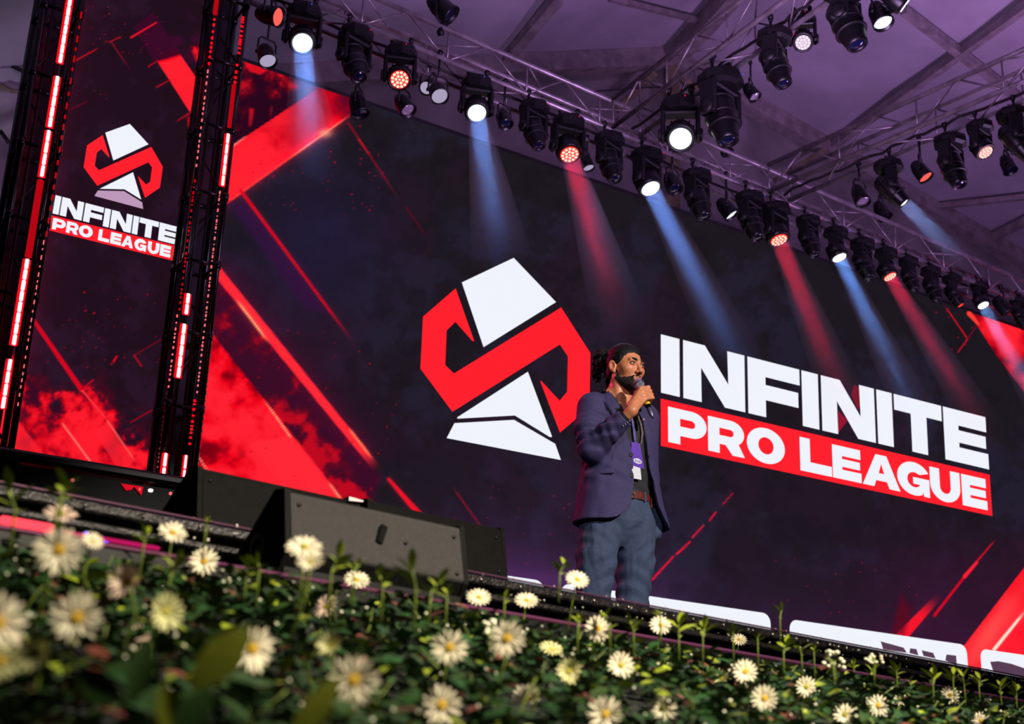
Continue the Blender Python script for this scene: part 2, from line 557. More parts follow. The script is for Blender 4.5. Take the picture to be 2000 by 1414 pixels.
q = MB(); q.box((6, -.007, DECK + .0015), (18, .006, .003)); q.obj('edge_trim', mat('edge_trim', (104, 66, 92), .3, .4), stage)
sb = MB(); sb.lathe([(.0, .0), (.0035, .0), (.0035, .003), (.002, .0045), (0, .005)], 8, rot=rotm('X', PI / 2)); me_b = sb.mesh('bolt', mat('bolt_steel', (170, 165, 160), .3, .9))
for k in range(44):
    o = link('bolt', me_b, stage); o.location = (-1.75 + k * .115, -.0055, DECK - .012)
# white scraps of confetti scattered along the lip rails, far too small to count
q = MB(); rr = random.Random(3)
for k in range(260):
    x = -1.2 + 4.6 * rr.random(); z = DECK + rr.choice((.003, -.03, -.012)) ; s = .0016 + .0022 * rr.random()
    y = -.008 + (.016 if z < DECK - .02 and z > DECK - .035 else 0) + rr.random() * .01 - (.004 if z < DECK else 0)
    q.box((x, y, z), (s * 1.6, s, s), Euler((rr.random() * 3, rr.random() * 3, rr.random() * 3)).to_matrix())
tag(q.obj('confetti_scrap', mat('confetti', (214, 206, 200), .6), stage), kind='stuff')

ledge = tag(empty('ledge', tuple(SO), SA), 'low black ledge with pink edging along the foot of the stage', 'ledge')
q = MB(); q.box((4, -.123, .535), (12, .25, 1.07)); q.obj('ledge_body', M_black, ledge)
q = MB(); q.box((4, -.245, 1.075), (12, .012, .009), bev=.003); q.obj('edging_strip', M_trim, ledge)
q = MB(); q.box((4, -.125, 1.073), (12, .225, .008)); q.obj('ledge_top', mat('ledge_top', (22, 20, 24), .3), ledge)
x0 = px_stage_z(-30, 1032, 1.08)[0]; x1 = px_stage_z(78, 1052, 1.08)[0]
q = MB(); q.box(((x0 + x1) / 2, -.25, 1.086), (x1 - x0, .012, .014), bev=.004); q.obj('led_strip', emit('led_strip_red', (255, 70, 84), 1.6), ledge)
x2 = px_stage_z(305, 1078, 1.08)[0]
q = MB(); q.box(((x1 + x2) / 2 + .004, -.25, 1.084), (x2 - x1 - .01, .008, .006), bev=.002); q.obj('led_strip', emit('led_strip_pink', (190, 24, 92), 1.0), ledge)
for p in ((22, 1024), (40, 1037), (168, 1042), (208, 1057)):
    s = px_stage(p[0], p[1], -.235); q = MB(); q.ball(s, .0035, 8, 6); q.obj('indicator_lamp', emit('blue_led', (70, 60, 255), 3.0), ledge)

# ================================================================== LED SCREENS
YS = 10.6                                           # plane of the main screen
YP = 9.6                                            # plane of the side screen between the two light towers


def lin(a):
    a = np.asarray(a, float) / 255
    return np.where(a <= .04045, a / 12.92, ((a + .055) / 1.055) ** 2.4)


def seg(X, Y, a, b):
    """distance to a segment, and the position along it (0..1)"""
    a = np.array(a, float); b = np.array(b, float); d = b - a
    t = ((X - a[0]) * d[0] + (Y - a[1]) * d[1]) / (d @ d); tc = np.clip(t, 0, 1)
    return np.hypot(X - a[0] - tc * d[0], Y - a[1] - tc * d[1]), t


def side(X, Y, a, b):
    """signed distance to the line a-b, positive on the right-hand side going from a to b (y down)"""
    d = np.array(b, float) - a; L = np.hypot(*d)
    return (-(X - a[0]) * d[1] + (Y - a[1]) * d[0]) / L


def poly_in(X, Y, pts, soft=1.2):
    """soft mask of a convex polygon given clockwise on the picture"""
    m = None
    for i in range(len(pts)):
        s = side(X, Y, pts[i], pts[(i + 1) % len(pts)]); m = s if m is None else np.minimum(m, s)
    return np.clip(m / soft + .5, 0, 1)


class Art:
    def __init__(s, X, Y): s.X, s.Y = X, Y; s.C = np.zeros(X.shape + (3,))

    def mix(s, c, m): m = np.clip(m, 0, 1)[..., None]; s.C = s.C * (1 - m) + np.asarray(c, float) * m

    def addc(s, c, m): s.C = s.C + np.clip(m, 0, None)[..., None] * np.asarray(c, float)

    def line(s, a, b, w0, w1, c, soft=1.5, fade0=0, fade1=0, glow=0, gc=(150, 0, 20)):
        d, t = seg(s.X, s.Y, a, b); tc = np.clip(t, 0, 1); w_ = w0 + (w1 - w0) * tc
        m = np.clip((w_ / 2 - d) / soft + .5, 0, 1)
        f = np.ones_like(t)
        if fade0: f = f * sstep(0, fade0, tc)
        if fade1: f = f * sstep(1, 1 - fade1, tc)
        if glow: s.addc(gc, .45 * np.exp(-d / glow) * f)
        s.mix(c, m * f)

    def smoke(s, m, n, lo, hi, dark, mid, bright):
        v = sstep(lo, hi, n); k = v[..., None]
        c = np.where(k < .5, np.array(dark, float) * (1 - 2 * k) + np.array(mid, float) * 2 * k, np.array(mid, float) * (2 - 2 * k) + np.array(bright, float) * (2 * k - 1))
        m = np.clip(m, 0, 1)[..., None]; s.C = s.C * (1 - m) + c * m


def specks(A, n, box, seed, c=(200, 12, 30), r=(.8, 2.0)):
    g = np.random.RandomState(seed)
    for k in range(n):
        x = box[0] + (box[2] - box[0]) * g.rand(); y = box[1] + (box[3] - box[1]) * g.rand(); rad = r[0] + (r[1] - r[0]) * g.rand() ** 2
        i = np.abs(A.X - x) < 5; j = np.abs(A.Y - y) < 5; mk = i & j
        if mk.any():
            d = np.hypot(A.X[mk] - x, A.Y[mk] - y); m = np.clip((rad - d) / 1.2 + .5, 0, 1)[..., None] * (.35 + .6 * g.rand())
            A.C[mk] = A.C[mk] * (1 - m) + np.array(c, float) * m


def main_art(X, Y):
    A = Art(X, Y); n1 = fbm(X / 90, Y / 90, 5); n2 = fbm(X / 34 + 50, Y / 34, 5); n3 = fbm(X / 160 + 9, Y / 160 + 3, 4); n4 = fbm(X / 12, Y / 12 + 30, 3)
    A.C[:] = (29, 23, 31)
    A.mix((37, 33, 52), sstep(.42, .66, n1) * .7)
    A.mix((44, 24, 42), sstep(.5, .72, n3) * .40)
    A.mix((24, 19, 26), sstep(.5, .7, n2) * .5)
    # blue beam glow in the haze, painted into the picture left of the emblem
    A.mix((34, 27, 58), .75 * np.exp(-((X - 620) / 130) ** 2 - ((Y - 470) / 150) ** 2))
    # violet bloom along the foot of the screen
    yb = 1112 + .165 * (X - 950)
    A.mix((82, 44, 98), np.exp(-np.clip(yb - Y, 0, None) / 70) * sstep(720, 950, X) * sstep(1500, 1120, X) * .85)
    A.mix((56, 28, 60), np.exp(-np.clip(yb - Y, 0, None) / 90) * sstep(1300, 1500, X) * .6)
    A.mix((60, 18, 48), sstep(1560, 1850, X) * sstep(980, 1150, Y) * (.5 + .5 * (n1 - .5)))
    # ---- upper left corner: smoke around the broad red band
    up = sstep(0, -10, side(X, Y, (708, 208), (437, 398)) * -1)
    mC = poly_in(X, Y, [(440, 60), (735, 120), (708, 208), (437, 398)], 3)
    A.smoke(mC, n1 * .55 + n2 * .45, .44, .66, (40, 6, 28), (96, 6, 26), (236, 18, 34))
    A.mix((232, 16, 34), poly_in(X, Y, [(470, 112), (540, 128), (508, 146), (488, 140)], 4) * .9)
    along = ((X - 440) * .826 + (Y - 345) * -.563)       # along the band
    band = poly_in(X, Y, [(448, 288), (620, 168), (760, 108), (708, 208), (437, 398), (430, 300)], 1.4)
    fade = sstep(330, 90, along + 120 * (n1 - .5))
    A.smoke(band, .16 + .66 * fade + .8 * (n1 - .5) + .4 * (n2 - .5), .1, .75, (66, 6, 34), (205, 2, 24), (255, 32, 48))
    A.mix((120, 16, 60), band * .35 * np.exp(-((X - 610) / 45) ** 2))  # violet tint of the blue beam crossing the band, painted in
    A.line((437, 400), (708, 208), 5, 3, (255, 52, 56), 2, 0, .25, 9, (170, 4, 24))
    A.line((560, 313), (690, 220), 3, 2, (255, 150, 110), 2, .3, .4, 6, (200, 40, 30))
    A.mix((255, 170, 130), np.exp(-((X - 634) / 14) ** 2 - ((Y - 260) / 9) ** 2) * .8)
    A.line((448, 290), (485, 263), 4, 2, (255, 120, 110), 2, 0, .3)
    A.line((530, 205), (527, 232), 3, 2, (180, 20, 40), 2, .2, .2); A.line((492, 210), (488, 250), 9, 4, (190, 14, 34), 5, .1, .2)
    A.mix((255, 34, 46), poly_in(X, Y, [(436, 322), (500, 348), (470, 374), (436, 404)], 2) * .8)
    # thin rising lines
    A.mix((52, 18, 62), poly_in(X, Y, [(446, 398), (482, 392), (640, 610), (598, 604)], 14) * .8)
    A.line((470, 372), (700, 682), 6, 4, (222, 8, 32), 2, 0, .3, 5, (90, 2, 20))
    A.line((680, 240), (790, 405), 3, 1.6, (150, 10, 32), 2, 0, .4); A.line((700, 272), (720, 300), 3, 2, (205, 20, 36), 2)
    A.line((790, 400), (845, 480), 2.4, 1.2, (110, 8, 30), 2, .1, .5)
    # ---- left: smoke field, bright bar, glowing blade
    fld = sstep(-6, 26, -side(X, Y, (418, 560), (770, 985))) * sstep(640, 700, Y + (X - 400) * .0) 
    reg = poly_in(X, Y, [(395, 540), (428, 530), (745, 930), (720, 1000), (380, 985)], 16)
    dl = side(X, Y, (416, 520), (742, 922))
    A.mix((56, 14, 42), np.exp(-np.clip(-dl, 0, None) / 55) * (dl < 12) * sstep(930, 850, Y) * sstep(470, 540, Y) * .75)
    A.smoke(reg, n2 * .6 + n1 * .4 + .08 * (n4 - .5), .43, .66, (58, 12, 38), (98, 8, 32), (190, 10, 32))
    red = poly_in(X, Y, [(372, 600), (405, 640), (668, 972), (690, 1012), (355, 1012)], 1.3)
    A.smoke(red, .60 + 1.0 * (n1 - .5) + .75 * (n2 - .5), .26, .78, (124, 0, 18), (238, 4, 26), (255, 34, 50))
    A.mix((255, 40, 54), poly_in(X, Y, [(486, 868), (566, 850), (668, 976), (560, 960)], 2) * .92)
    A.mix((255, 36, 50), poly_in(X, Y, [(385, 780), (440, 790), (560, 950), (520, 952), (440, 860)], 10) * .35)
    A.line((512, 776), (572, 860), 2.5, 3.5, (255, 150, 110), 1.5, .3, .15, 4); A.line((640, 940), (664, 972), 3, 4, (255, 140, 110), 2, .3, 0)
    A.line((378, 878), (418, 938), 3, 2, (255, 130, 110), 1.5, .1, .1)
    A.line((416, 520), (742, 922), 19, 15, (255, 40, 54), 1.6, 0, .12, 11, (120, 0, 22))
    A.line((458, 580), (530, 676), 3, 4, (255, 176, 120), 2, .25, .35, 5, (200, 60, 40))
    A.line((678, 832), (730, 900), 4, 5, (255, 120, 80), 2, .2, .3, 4)
    A.line((754, 930), (820, 1006), 5, 12, (240, 18, 40), 2, .1, 0, 6, (110, 0, 22))
    A.line((880, 945), (965, 1065), 2, 2, (170, 14, 40), 2, .2, .2)
    A.line((880, 1000), (950, 1090), 2, 3, (190, 16, 40), 2, .5, .0)
    # ---- dashed diagonals near the speaker and lower right
    for a, bb, w_ in (((1274, 1132), (1318, 1084), 4), ((1322, 1082), (1350, 1056), 4), ((1352, 1050), (1376, 1024), 3), ((1386, 1016), (1400, 998), 3), ((1412, 985), (1432, 962), 1.5)):
        A.line(a, bb, w_, w_ * .8, (226, 18, 52), 1.5, 0, .1, 3, (70, 0, 20))
    A.line((1762, 1242), (1838, 1160), 22, 12, (246, 22, 44), 2, 0, .55, 10, (90, 0, 22))
    A.line((1822, 1206), (1884, 1126), 6, 5, (206, 10, 36), 2, .05, 0); A.line((1884, 1126), (1908, 1098), 8, 6, (250, 30, 52), 2)
    A.line((1910, 1094), (1946, 1052), 4, 2.5, (200, 14, 36), 2, 0, .3)
    reg = poly_in(X, Y, [(1882, 1262), (2002, 1106), (2150, 930), (2400, 1200), (2300, 1400), (1880, 1300)], 1.4)
    A.smoke(reg, .62 + .5 * (n1 - .5), .2, .8, (150, 0, 20), (246, 8, 30), (255, 34, 50))
    A.mix((255, 110, 96), reg * np.exp(-(side(X, Y, (1885, 1262), (2005, 1106)) - 22) ** 2 / 500) * np.exp(-((X - 1930) / 60) ** 2) * .55)
    A.line((1942, 1268), (2010, 1184), 7, 5, (255, 226, 204), 2.5, 0, .4, 8, (200, 50, 50))
    A.mix((100, 8, 30), poly_in(X, Y, [(1760, 1160), (1780, 1190), (1765, 1240), (1740, 1240)], 12) * .7)
    # ---- upper right corner
    reg = poly_in(X, Y, [(1893, 612), (2050, 640), (2300, 700), (2300, 1100), (2002, 768), (1946, 694)], 1.6)
    A.smoke(reg, .46 + .9 * (n1 - .5) + .4 * (n2 - .5) + .22 * np.exp(-((X - 1965) / 40) ** 2), .25, .75, (74, 6, 30), (206, 4, 26), (255, 34, 48))
    A.line((1893, 612), (1915, 638), 10, 4, (255, 60, 50), 2, 0, .2)
    A.line((1846, 598), (1890, 662), 2.5, 3, (196, 14, 34), 1.6, .1, 0); A.line((1890, 662), (1868, 692), 3, 2.5, (186, 12, 34), 1.6, 0, .2); A.line((1890, 662), (1908, 636), 2.5, 2, (120, 12, 36), 1.6)
    specks(A, 90, (480, 240, 760, 420), 1, (170, 14, 40)); specks(A, 70, (430, 640, 780, 980), 2, (170, 10, 30)); specks(A, 60, (820, 940, 1120, 1130), 3, (190, 20, 50), (.7, 1.6))
    specks(A, 40, (1500, 1080, 1800, 1230), 4, (170, 16, 40), (.7, 1.6)); specks(A, 26, (1820, 560, 1900, 760), 5, (170, 16, 40))
    return A.C


def side_art(X, Y):
    A = Art(X, Y); n1 = fbm(X / 55 + 7, Y / 55, 5); n2 = fbm(X / 22 + 50, Y / 22, 5)
    A.C[:] = (34, 15, 29)
    A.mix((46, 24, 46), sstep(.45, .7, n1) * .6); A.mix((28, 16, 22), sstep(.5, .7, n2) * .4)
    A.addc((40, 0, 8), np.exp(-np.abs(side(X, Y, (150, 0), (40, 790))) / 22) * .8)
    A.mix((60, 10, 40), poly_in(X, Y, [(262, 52), (298, 24), (350, 100), (306, 130)], 2) * .9)
    A.mix((58, 12, 42), poly_in(X, Y, [(300, 18), (420, 20), (420, 220), (398, 200)], 5) * sstep(.45, .6, n1))
    A.smoke(poly_in(X, Y, [(306, 118), (342, 92), (420, 205), (392, 252)], 1.2), .6 + .25 * (n1 - .5) - 1.1 * sstep(128, 96, Y - (X - 320) * -.3), .1, .6, (70, 6, 36), (230, 4, 26), (255, 32, 46))
    A.line((378, 222), (394, 246), 3, 3, (255, 150, 120), 1.5)
    A.smoke(poly_in(X, Y, [(372, 92), (430, 60), (430, 200), (404, 170)], 6), n2, .42, .6, (60, 6, 30), (190, 6, 26), (236, 20, 38))
    A.line((135, 125), (196, 92), 3, 2, (200, 14, 34), 1.5, 0, .2); A.line((214, 82), (236, 72), 2.5, 2, (180, 14, 34), 1.5); A.line((256, 73), (309, 42), 4, 2.5, (235, 18, 38), 1.5, 0, .1)
    A.line((216, 80), (262, 148), 2, 1.4, (150, 14, 40), 1.5, 0, .6); A.line((290, 130), (308, 118), 3, 2, (180, 10, 30), 2); A.line((306, 170), (332, 156), 3, 2, (180, 10, 30), 2)
    A.line((340, 240), (372, 220), 2, 5, (150, 10, 34), 2, .3, 0)
    A.line((120, 222), (175, 196), 2, 1.5, (120, 8, 30), 2, .2, .2)
    A.smoke(poly_in(X, Y, [(366, 225), (384, 246), (384, 268), (366, 245)], 4), n2, .3, .5, (60, 4, 24), (150, 4, 24), (170, 6, 26))
    # foot: smoke, blade lines
    edge = np.interp(X, [-80, 0, 35, 70, 104, 130, 160, 190, 215, 235, 265, 300, 340], [600, 680, 712, 752, 792, 786, 768, 774, 792, 830, 858, 885, 900])
    q = Y - edge + 70 * (n2 - .5) + 60 * (n1 - .5)
    A.smoke(sstep(-14, 10, q), .30 + .30 * sstep(0, 60, q) + .8 * (n1 - .5) + .55 * (n2 - .5), .2, .75, (60, 10, 34), (206, 6, 28), (255, 28, 44))
    A.mix((84, 8, 32), sstep(-70, -10, q) * sstep(.44, .56, n2) * .55 * (q < 0))
    A.mix((255, 34, 48), poly_in(X, Y, [(-60, 700), (18, 800), (115, 905), (115, 960), (-60, 960)], 3) * .75)
    A.mix((255, 34, 48), poly_in(X, Y, [(185, 845), (212, 822), (262, 900), (236, 925)], 2) * .8)
    A.line((52, 606), (160, 762), 7, 10, (212, 6, 32), 1.6, .1, 0); A.line((160, 762), (205, 815), 4, 3, (255, 50, 60), 1.4)
    A.line((160, 760), (182, 742), 3, 3, (190, 6, 30), 1.6); A.line((205, 815), (268, 906), 3, 2.5, (255, 90, 84), 1.4, .1, .2)
    A.line((118, 822), (190, 920), 2.5, 3, (255, 120, 104), 1.4, .1, 0); A.line((262, 694), (320, 660), 2, 2, (130, 6, 28), 1.5); A.line((262, 694), (276, 715), 3, 2.5, (190, 8, 30), 1.5)
    A.line((255, 825), (320, 788), 3, 3, (150, 4, 26), 2, 0, .1); A.line((222, 706), (228, 696), 5, 4, (190, 8, 30), 1.5)
    specks(A, 40, (150, 10, 320, 110), 11, (190, 14, 34), (.7, 1.8)); specks(A, 60, (90, 560, 330, 720), 12, (190, 12, 34), (.7, 2.2)); specks(A, 16, (150, 175, 210, 215), 13, (150, 10, 30), (.7, 1.4))
    return A.C


def art_panel(name, corners, nu, nv, art, parent, off, y):
    """a screen surface: a fine grid carrying the picture as an emission colour"""
    u = np.linspace(0, 1, nu + 1)[:, None, None]; v = np.linspace(0, 1, nv + 1)[None, :, None]
    c = [np.array(k, float) for k in corners]          # bl, br, tr, tl
    P = (c[0] * (1 - u) + c[1] * u) * (1 - v) + (c[3] * (1 - u) + c[2] * u) * v
    X, Y, _ = to_px(P); C = np.clip(art(X, Y), 0, 255)
    V = (P - np.array(off)).reshape(-1, 3)
    i = np.arange(nu)[:, None] * (nv + 1) + np.arange(nv)[None, :]; i = i.ravel()
    Q = np.stack([i, i + nv + 1, i + nv + 2, i + 1], 1).astype(np.int32)
    me = bpy.data.meshes.new(name); me.vertices.add(len(V)); me.vertices.foreach_set('co', V.astype(np.float32).ravel())
    me.loops.add(len(Q) * 4); me.loops.foreach_set('vertex_index', Q.ravel()); me.polygons.add(len(Q))
    me.polygons.foreach_set('loop_start', np.arange(0, len(Q) * 4, 4, dtype=np.int32))
    me.update(calc_edges=True)
    ca = me.color_attributes.new('picture', 'FLOAT_COLOR', 'POINT')
    col = np.ones((len(V), 4), np.float32); col[:, :3] = lin(C.reshape(-1, 3)); ca.data.foreach_set('color', col.ravel())
    me.materials.append(emit('screen_picture', None, 1.0, 'picture'))
    return link(name, me, parent)


def flat_shape(name, contours, mapf, m, parent, off, thick=0.0):
    """filled flat shape with holes; contours in 2-D, mapf turns (u, v) into a point"""
    cu = bpy.data.curves.new('shape', 'CURVE'); cu.dimensions = '2D'; cu.fill_mode = 'BOTH'
    for c in contours:
        sp = cu.splines.new('POLY'); sp.points.add(len(c) - 1); sp.use_cyclic_u = True
        for i, (u, v) in enumerate(c): sp.points[i].co = (u, v, 0, 1)
    to = bpy.data.objects.new('shape', cu); COL.objects.link(to)
    dg = bpy.context.evaluated_depsgraph_get(); me = bpy.data.meshes.new_from_object(to.evaluated_get(dg))
    bpy.data.objects.remove(to); bpy.data.curves.remove(cu)
    n = len(me.vertices); co = np.empty(n * 3); me.vertices.foreach_get('co', co); co = co.reshape(-1, 3)
    P = mapf(co[:, 0], co[:, 1]) - np.array(off)
    me.vertices.foreach_set('co', P.astype(np.float32).ravel()); me.materials.clear(); me.materials.append(m); me.name = name; me.update()
    return link(name, me, parent)


# ---- letters of the two words, drawn in a unit box (u to the right, v down)
def arc(cx, cy, rx, ry, a0, a1, n=14):
    return [(cx + rx * math.cos(math.radians(a0 + (a1 - a0) * i / n)), cy + ry * math.sin(math.radians(a0 + (a1 - a0) * i / n))) for i in range(n + 1)]


GL = {
    'I': [[(0, 0), (1, 0), (1, 1), (0, 1)]],
    'N': [[(0, 0), (.35, 0), (.725, .585), (.715, 0), (1, 0), (1, 1), (.665, 1), (.285, .405), (.29, 1), (0, 1)]],
    'F': [[(0, 0), (1, 0), (1, .29), (.335, .29), (.335, .43), (.965, .43), (.965, .70), (.335, .70), (.335, 1), (0, 1)]],
    'T': [[(0, 0), (1, 0), (1, .295), (.67, .295), (.67, 1), (.34, 1), (.34, .295), (0, .295)]],
    'E': [[(0, 0), (.985, 0), (.985, .295), (.335, .295), (.335, .385), (.96, .385), (.96, .62), (.335, .62), (.335, .71), (1, .71), (1, 1), (0, 1)]],
    'L': [[(0, 0), (.32, 0), (.32, .70), (1, .70), (1, 1), (0, 1)]],
    'P': [[(0, 0), (.62, 0)] + arc(.62, .38, .38, .38, -90, 90) + [(.31, .76), (.31, 1), (0, 1)], [(.31, .27), (.31, .49), (.60, .49)] + arc(.60, .38, .10, .11, 90, -90)],
    'R': [[(0, 0), (.62, 0)] + arc(.62, .36, .37, .36, -90, 55) + [(1, 1), (.66, 1), (.47, .735), (.31, .735), (.31, 1), (0, 1)], [(.31, .27), (.31, .48), (.60, .48)] + arc(.60, .375, .10, .105, 90, -90)],
    'O': [arc(.5, .5, .5, .52, 0, 354, 40), arc(.5, .5, .20, .25, 360, 6, 26)],
    'A': [[(.36, 0), (.67, 0), (1.03, 1), (.72, 1), (.655, .80), (.35, .80), (.29, 1), (-.03, 1)], [(.51, .27), (.43, .57), (.585, .57)]],
    'G': [arc(.52, .5, .52, .52, -28, -180, 20) + arc(.52, .5, .52, .52, 180, 62, 14) + [(.79, .87), (.82, 1), (1.0, 1), (1.0, .45), (.49, .45), (.49, .66), (.70, .66)] + arc(.53, .53, .22, .235, 42, 282, 18) + [(.70, .345)]],
    'U': [[(0, 0), (.32, 0), (.32, .56)] + arc(.5, .56, .18, .20, 180, 0, 12) + [(.68, 0), (1, 0), (1, .52)] + arc(.5, .52, .5, .50, 0, 180, 20)],
}


def quad_map(corners, y):
    """pixel corners (tl, tr, br, bl) of a lettered box on the screen plane y, to a bilinear map of that plane"""
    c = [at_y(*p, y) for p in corners]

    def f(u, v):
        u = np.asarray(u)[:, None]; v = np.asarray(v)[:, None]
        return (c[0] * (1 - u) + c[1] * u) * (1 - v) + (c[3] * (1 - u) + c[2] * u) * v
    return f


def u_of(corners, y, px, py):
    a = at_y(*corners[0], y); b = at_y(*corners[1], y); p = at_y(px, py, y); return float((p[0] - a[0]) / (b[0] - a[0]))


def lettering(name, word, ext, mapf, m, parent, off, v0=0.0, v1=1.0, lift=0.0):
    for ch, (a, b) in zip(word, ext):
        cs = [[(a + (b - a) * u, v0 + (v1 - v0) * v) for u, v in c] for c in GL[ch]]
        flat_shape(name, cs, lambda u, v: mapf(u, v) - np.array([0, lift, 0]), m, parent, off)


M_white = emit('screen_white', (240, 243, 252), 1.0)
M_red = emit('screen_red', (255, 33, 45), 1.0)
M_mauve = emit('screen_mauve', (190, 152, 186), 1.0)
M_frame = mat('screen_frame', (16, 15, 18), .5)


def emblem(name, shapes, y, parent, off, lift):
    for nm, m, pts in shapes:
        flat_shape(nm, [pts], lambda u, v: at_y(u, v, y - lift), m, parent, off)


# ---------------- main screen
tl = at_y(452, 112, YS); tr = at_y(2060, 670, YS)
tl = np.array([at_y(470, 118, YS)[0] - .45, YS, at_y(470, 118, YS)[2]]); p2 = at_y(2000, 645, YS)
slope = (p2[2] - at_y(470, 118, YS)[2]) / (p2[0] - at_y(470, 118, YS)[0])
XR = 15.6; tr = np.array([XR, YS, at_y(470, 118, YS)[2] + slope * (XR - at_y(470, 118, YS)[0])]); tl[2] -= slope * .45
XL = at_y(470, 118, YS)[0]; tl = np.array([XL, YS, at_y(470, 118, YS)[2]])
ZB = 1.75
off = (9.5, YS, DECK)
led = tag(empty('led_wall', off), 'huge dark LED wall behind the speaker showing a red and white league emblem', 'screen')
pic = art_panel('display', [(XL, YS, ZB), (XR, YS, ZB), tuple(tr), tuple(tl)], 760, 420, main_art, led, off, YS)
q = MB(); cx = (XL + XR) / 2
q.add([tuple(np.array(v) - np.array(off)) for v in ((XL - .06, YS + .02, ZB - .5), (XR, YS + .02, ZB - .5), (XR, YS + .02, tr[2] + .05), (XL - .06, YS + .02, tl[2] + .05),
                                                   (XL - .06, YS + .16, DECK), (XR, YS + .16, DECK), (XR, YS + .16, tr[2] + .05), (XL - .06, YS + .16, tl[2] + .05))],
      [(0, 1, 2, 3), (7, 6, 5, 4), (0, 4, 5, 1), (1, 5, 6, 2), (2, 6, 7, 3), (3, 7, 4, 0)]); q.obj('cabinet_frame', M_frame, led)
q = MB(); q.box((XL - .035 - off[0], -.03, (tl[2] + ZB) / 2 - off[2]), (.05, .10, tl[2] - ZB + .06), bev=.01); q.obj('edge_post', M_frame, led)


def z5(o, s, *pts): return [(o[0] + x / s, o[1] + y / s) for x, y in pts]


A1 = (800, 480); A2 = (800, 640)
main_emblem = [
    ('emblem_piece', M_white, z5(A1, 5, (510, 358), (1017, 118), (1430, 550), (722, 990))),
    ('emblem_piece', M_red, z5(A1, 5, (450, 415), (632, 932), (610, 928), (447, 742), (362, 828), (348, 1165), (433, 1247)) + z5(A1, 5, (1480, 602), (1766, 1048)) + z5(A2, 5, (1757, 780), (1468, 1025), (1274, 520), (1290, 524), (1465, 713), (1538, 625), (1546, 280), (1467, 164), (418, 822), (105, 400)) + z5(A1, 5, (131, 692))),
    ('emblem_piece', M_white, z5(A2, 5, (1155, 430), (1392, 1066), (1370, 1068), (1028, 857), (470, 888), (462, 878))),
    ('emblem_piece', M_white, z5(A2, 5, (438, 932), (1020, 900), (1422, 1134), (1477, 1292), (362, 1078))),
]
emblem('emblem_piece', main_emblem, YS, led, off, .012)
T1 = [(1290.7, 652.8), (1925.8, 815.2), (1931.9, 916.9), (1291.0, 766.8)]


def ext_of(C, y, pxs, ln):
    (xa, ya), (xb, yb) = ln; o = []
    for a, b in pxs: o.append((u_of(C, y, a, ya + (yb - ya) * (a - xa) / (xb - xa)), u_of(C, y, b, ya + (yb - ya) * (b - xa) / (xb - xa))))
    return o


g1 = lambda x: 1270 + x / 5.703
g2 = lambda x: 1600 + x / 5.703
e1 = ext_of(T1, YS, [(g1(118), g1(325)), (g1(365), g1(1048)), (g1(1082), g1(1660)), (g1(1683), g1(1866)), (g1(1899), g2(608)), (g2(634), g2(806)), (g2(828), g2(1357)), (g2(1376), g2(1858))], (T1[0], T1[1]))
lettering('letter', 'INFINITE', e1, quad_map(T1, YS - .012), M_white, led, off)
B1 = [(1290.2, 778.2), (1932.8, 927.3), (1938.4, 1007.9), (1290.7, 870.6)]
flat_shape('banner', [[(0, 0), (1, 0), (1, 1), (0, 1)]], quad_map(B1, YS - .012), M_red, led, off)
e2 = ext_of(B1, YS, [(g1(197), g1(625)), (g1(640), g1(1045)), (g1(1070), g1(1492)), (g1(1660), g2(128)), (g2(138), g2(456)), (g2(480), g2(872)), (g2(856), g2(1212)), (g2(1222), g2(1556)), (g2(1574), g2(1850))], (B1[0], B1[1]))
lettering('letter', 'PROLEAGUE', e2, quad_map(B1, YS - .018), M_white, led, off, .135, .885)
# the folded red fan behind the second N
for pts, c in (([(1668, 752), (1682, 757), (1681, 795), (1676, 800), (1662, 772)], (120, 22, 44)), ([(1683, 758), (1702, 764), (1684, 795), (1681, 790)], (196, 40, 66)), ([(1637, 802), (1655, 822), (1637, 846)], (150, 20, 50))):
    flat_shape('fan_motif', [pts], lambda u, v: at_y(u, v, YS - .010), emit('fan_%d' % c[0], c), led, off)
# the row of white rounded sponsor bars along the foot of the picture


def rrect(x0, x1, ytop, r=14):
    """bar in plane coordinates (x, z) with rounded upper corners"""
    z1 = ytop; z0 = z1 - .62; k = .10
    return [(x0, z0), (x1, z0)] + [(x1 - k + k * math.cos(t), z1 - k + k * math.sin(t)) for t in np.linspace(0, PI / 2, 7)] + [(x0 + k - k * math.sin(t), z1 - k + k * math.cos(t)) for t in np.linspace(0, PI / 2, 7)]


bars = []
for a, bb in (((964, 1116), (1062, 1140)), ((1094, 1138), (1503, 1200)), ((1540, 1207), (1886, 1262)), ((1912, 1263), (2240, 1318))):
    pa = at_y(*a, YS); pb = at_y(*bb, YS); bars.append((pa[0], pb[0], (pa[2] + pb[2]) / 2 + .0))
for x0, x1, zt in bars:
    flat_shape('sponsor_bar', [rrect(x0, x1, zt)], lambda u, v: np.stack([u, np.full_like(u, YS - .012), v], 1), M_white, led, off)
# dark tops of the sponsor marks, cut off by the stage edge
M_mark = emit('screen_mark', (88, 62, 84), 1.0)
for pts in (z5((1500, 1060), 4, (880, 770), (990, 800), (1060, 820), (1085, 860), (900, 835)), z5((1500, 1060), 4, (1110, 825), (1160, 830), (1175, 880), (1105, 862)), z5((1500, 1060), 4, (1200, 840), (1290, 860), (1310, 905), (1215, 885)),
            z5((1500, 1060), 4, (1395, 872), (1470, 882), (1475, 960), (1385, 920)), z5((1500, 1060), 4, (1735, 930), (1800, 925), (1900, 945), (2090, 1010), (2090, 1080), (1760, 1005))):
    flat_shape('sponsor_mark', [pts], lambda u, v: at_y(u, v, YS - .018), M_mark, led, off)

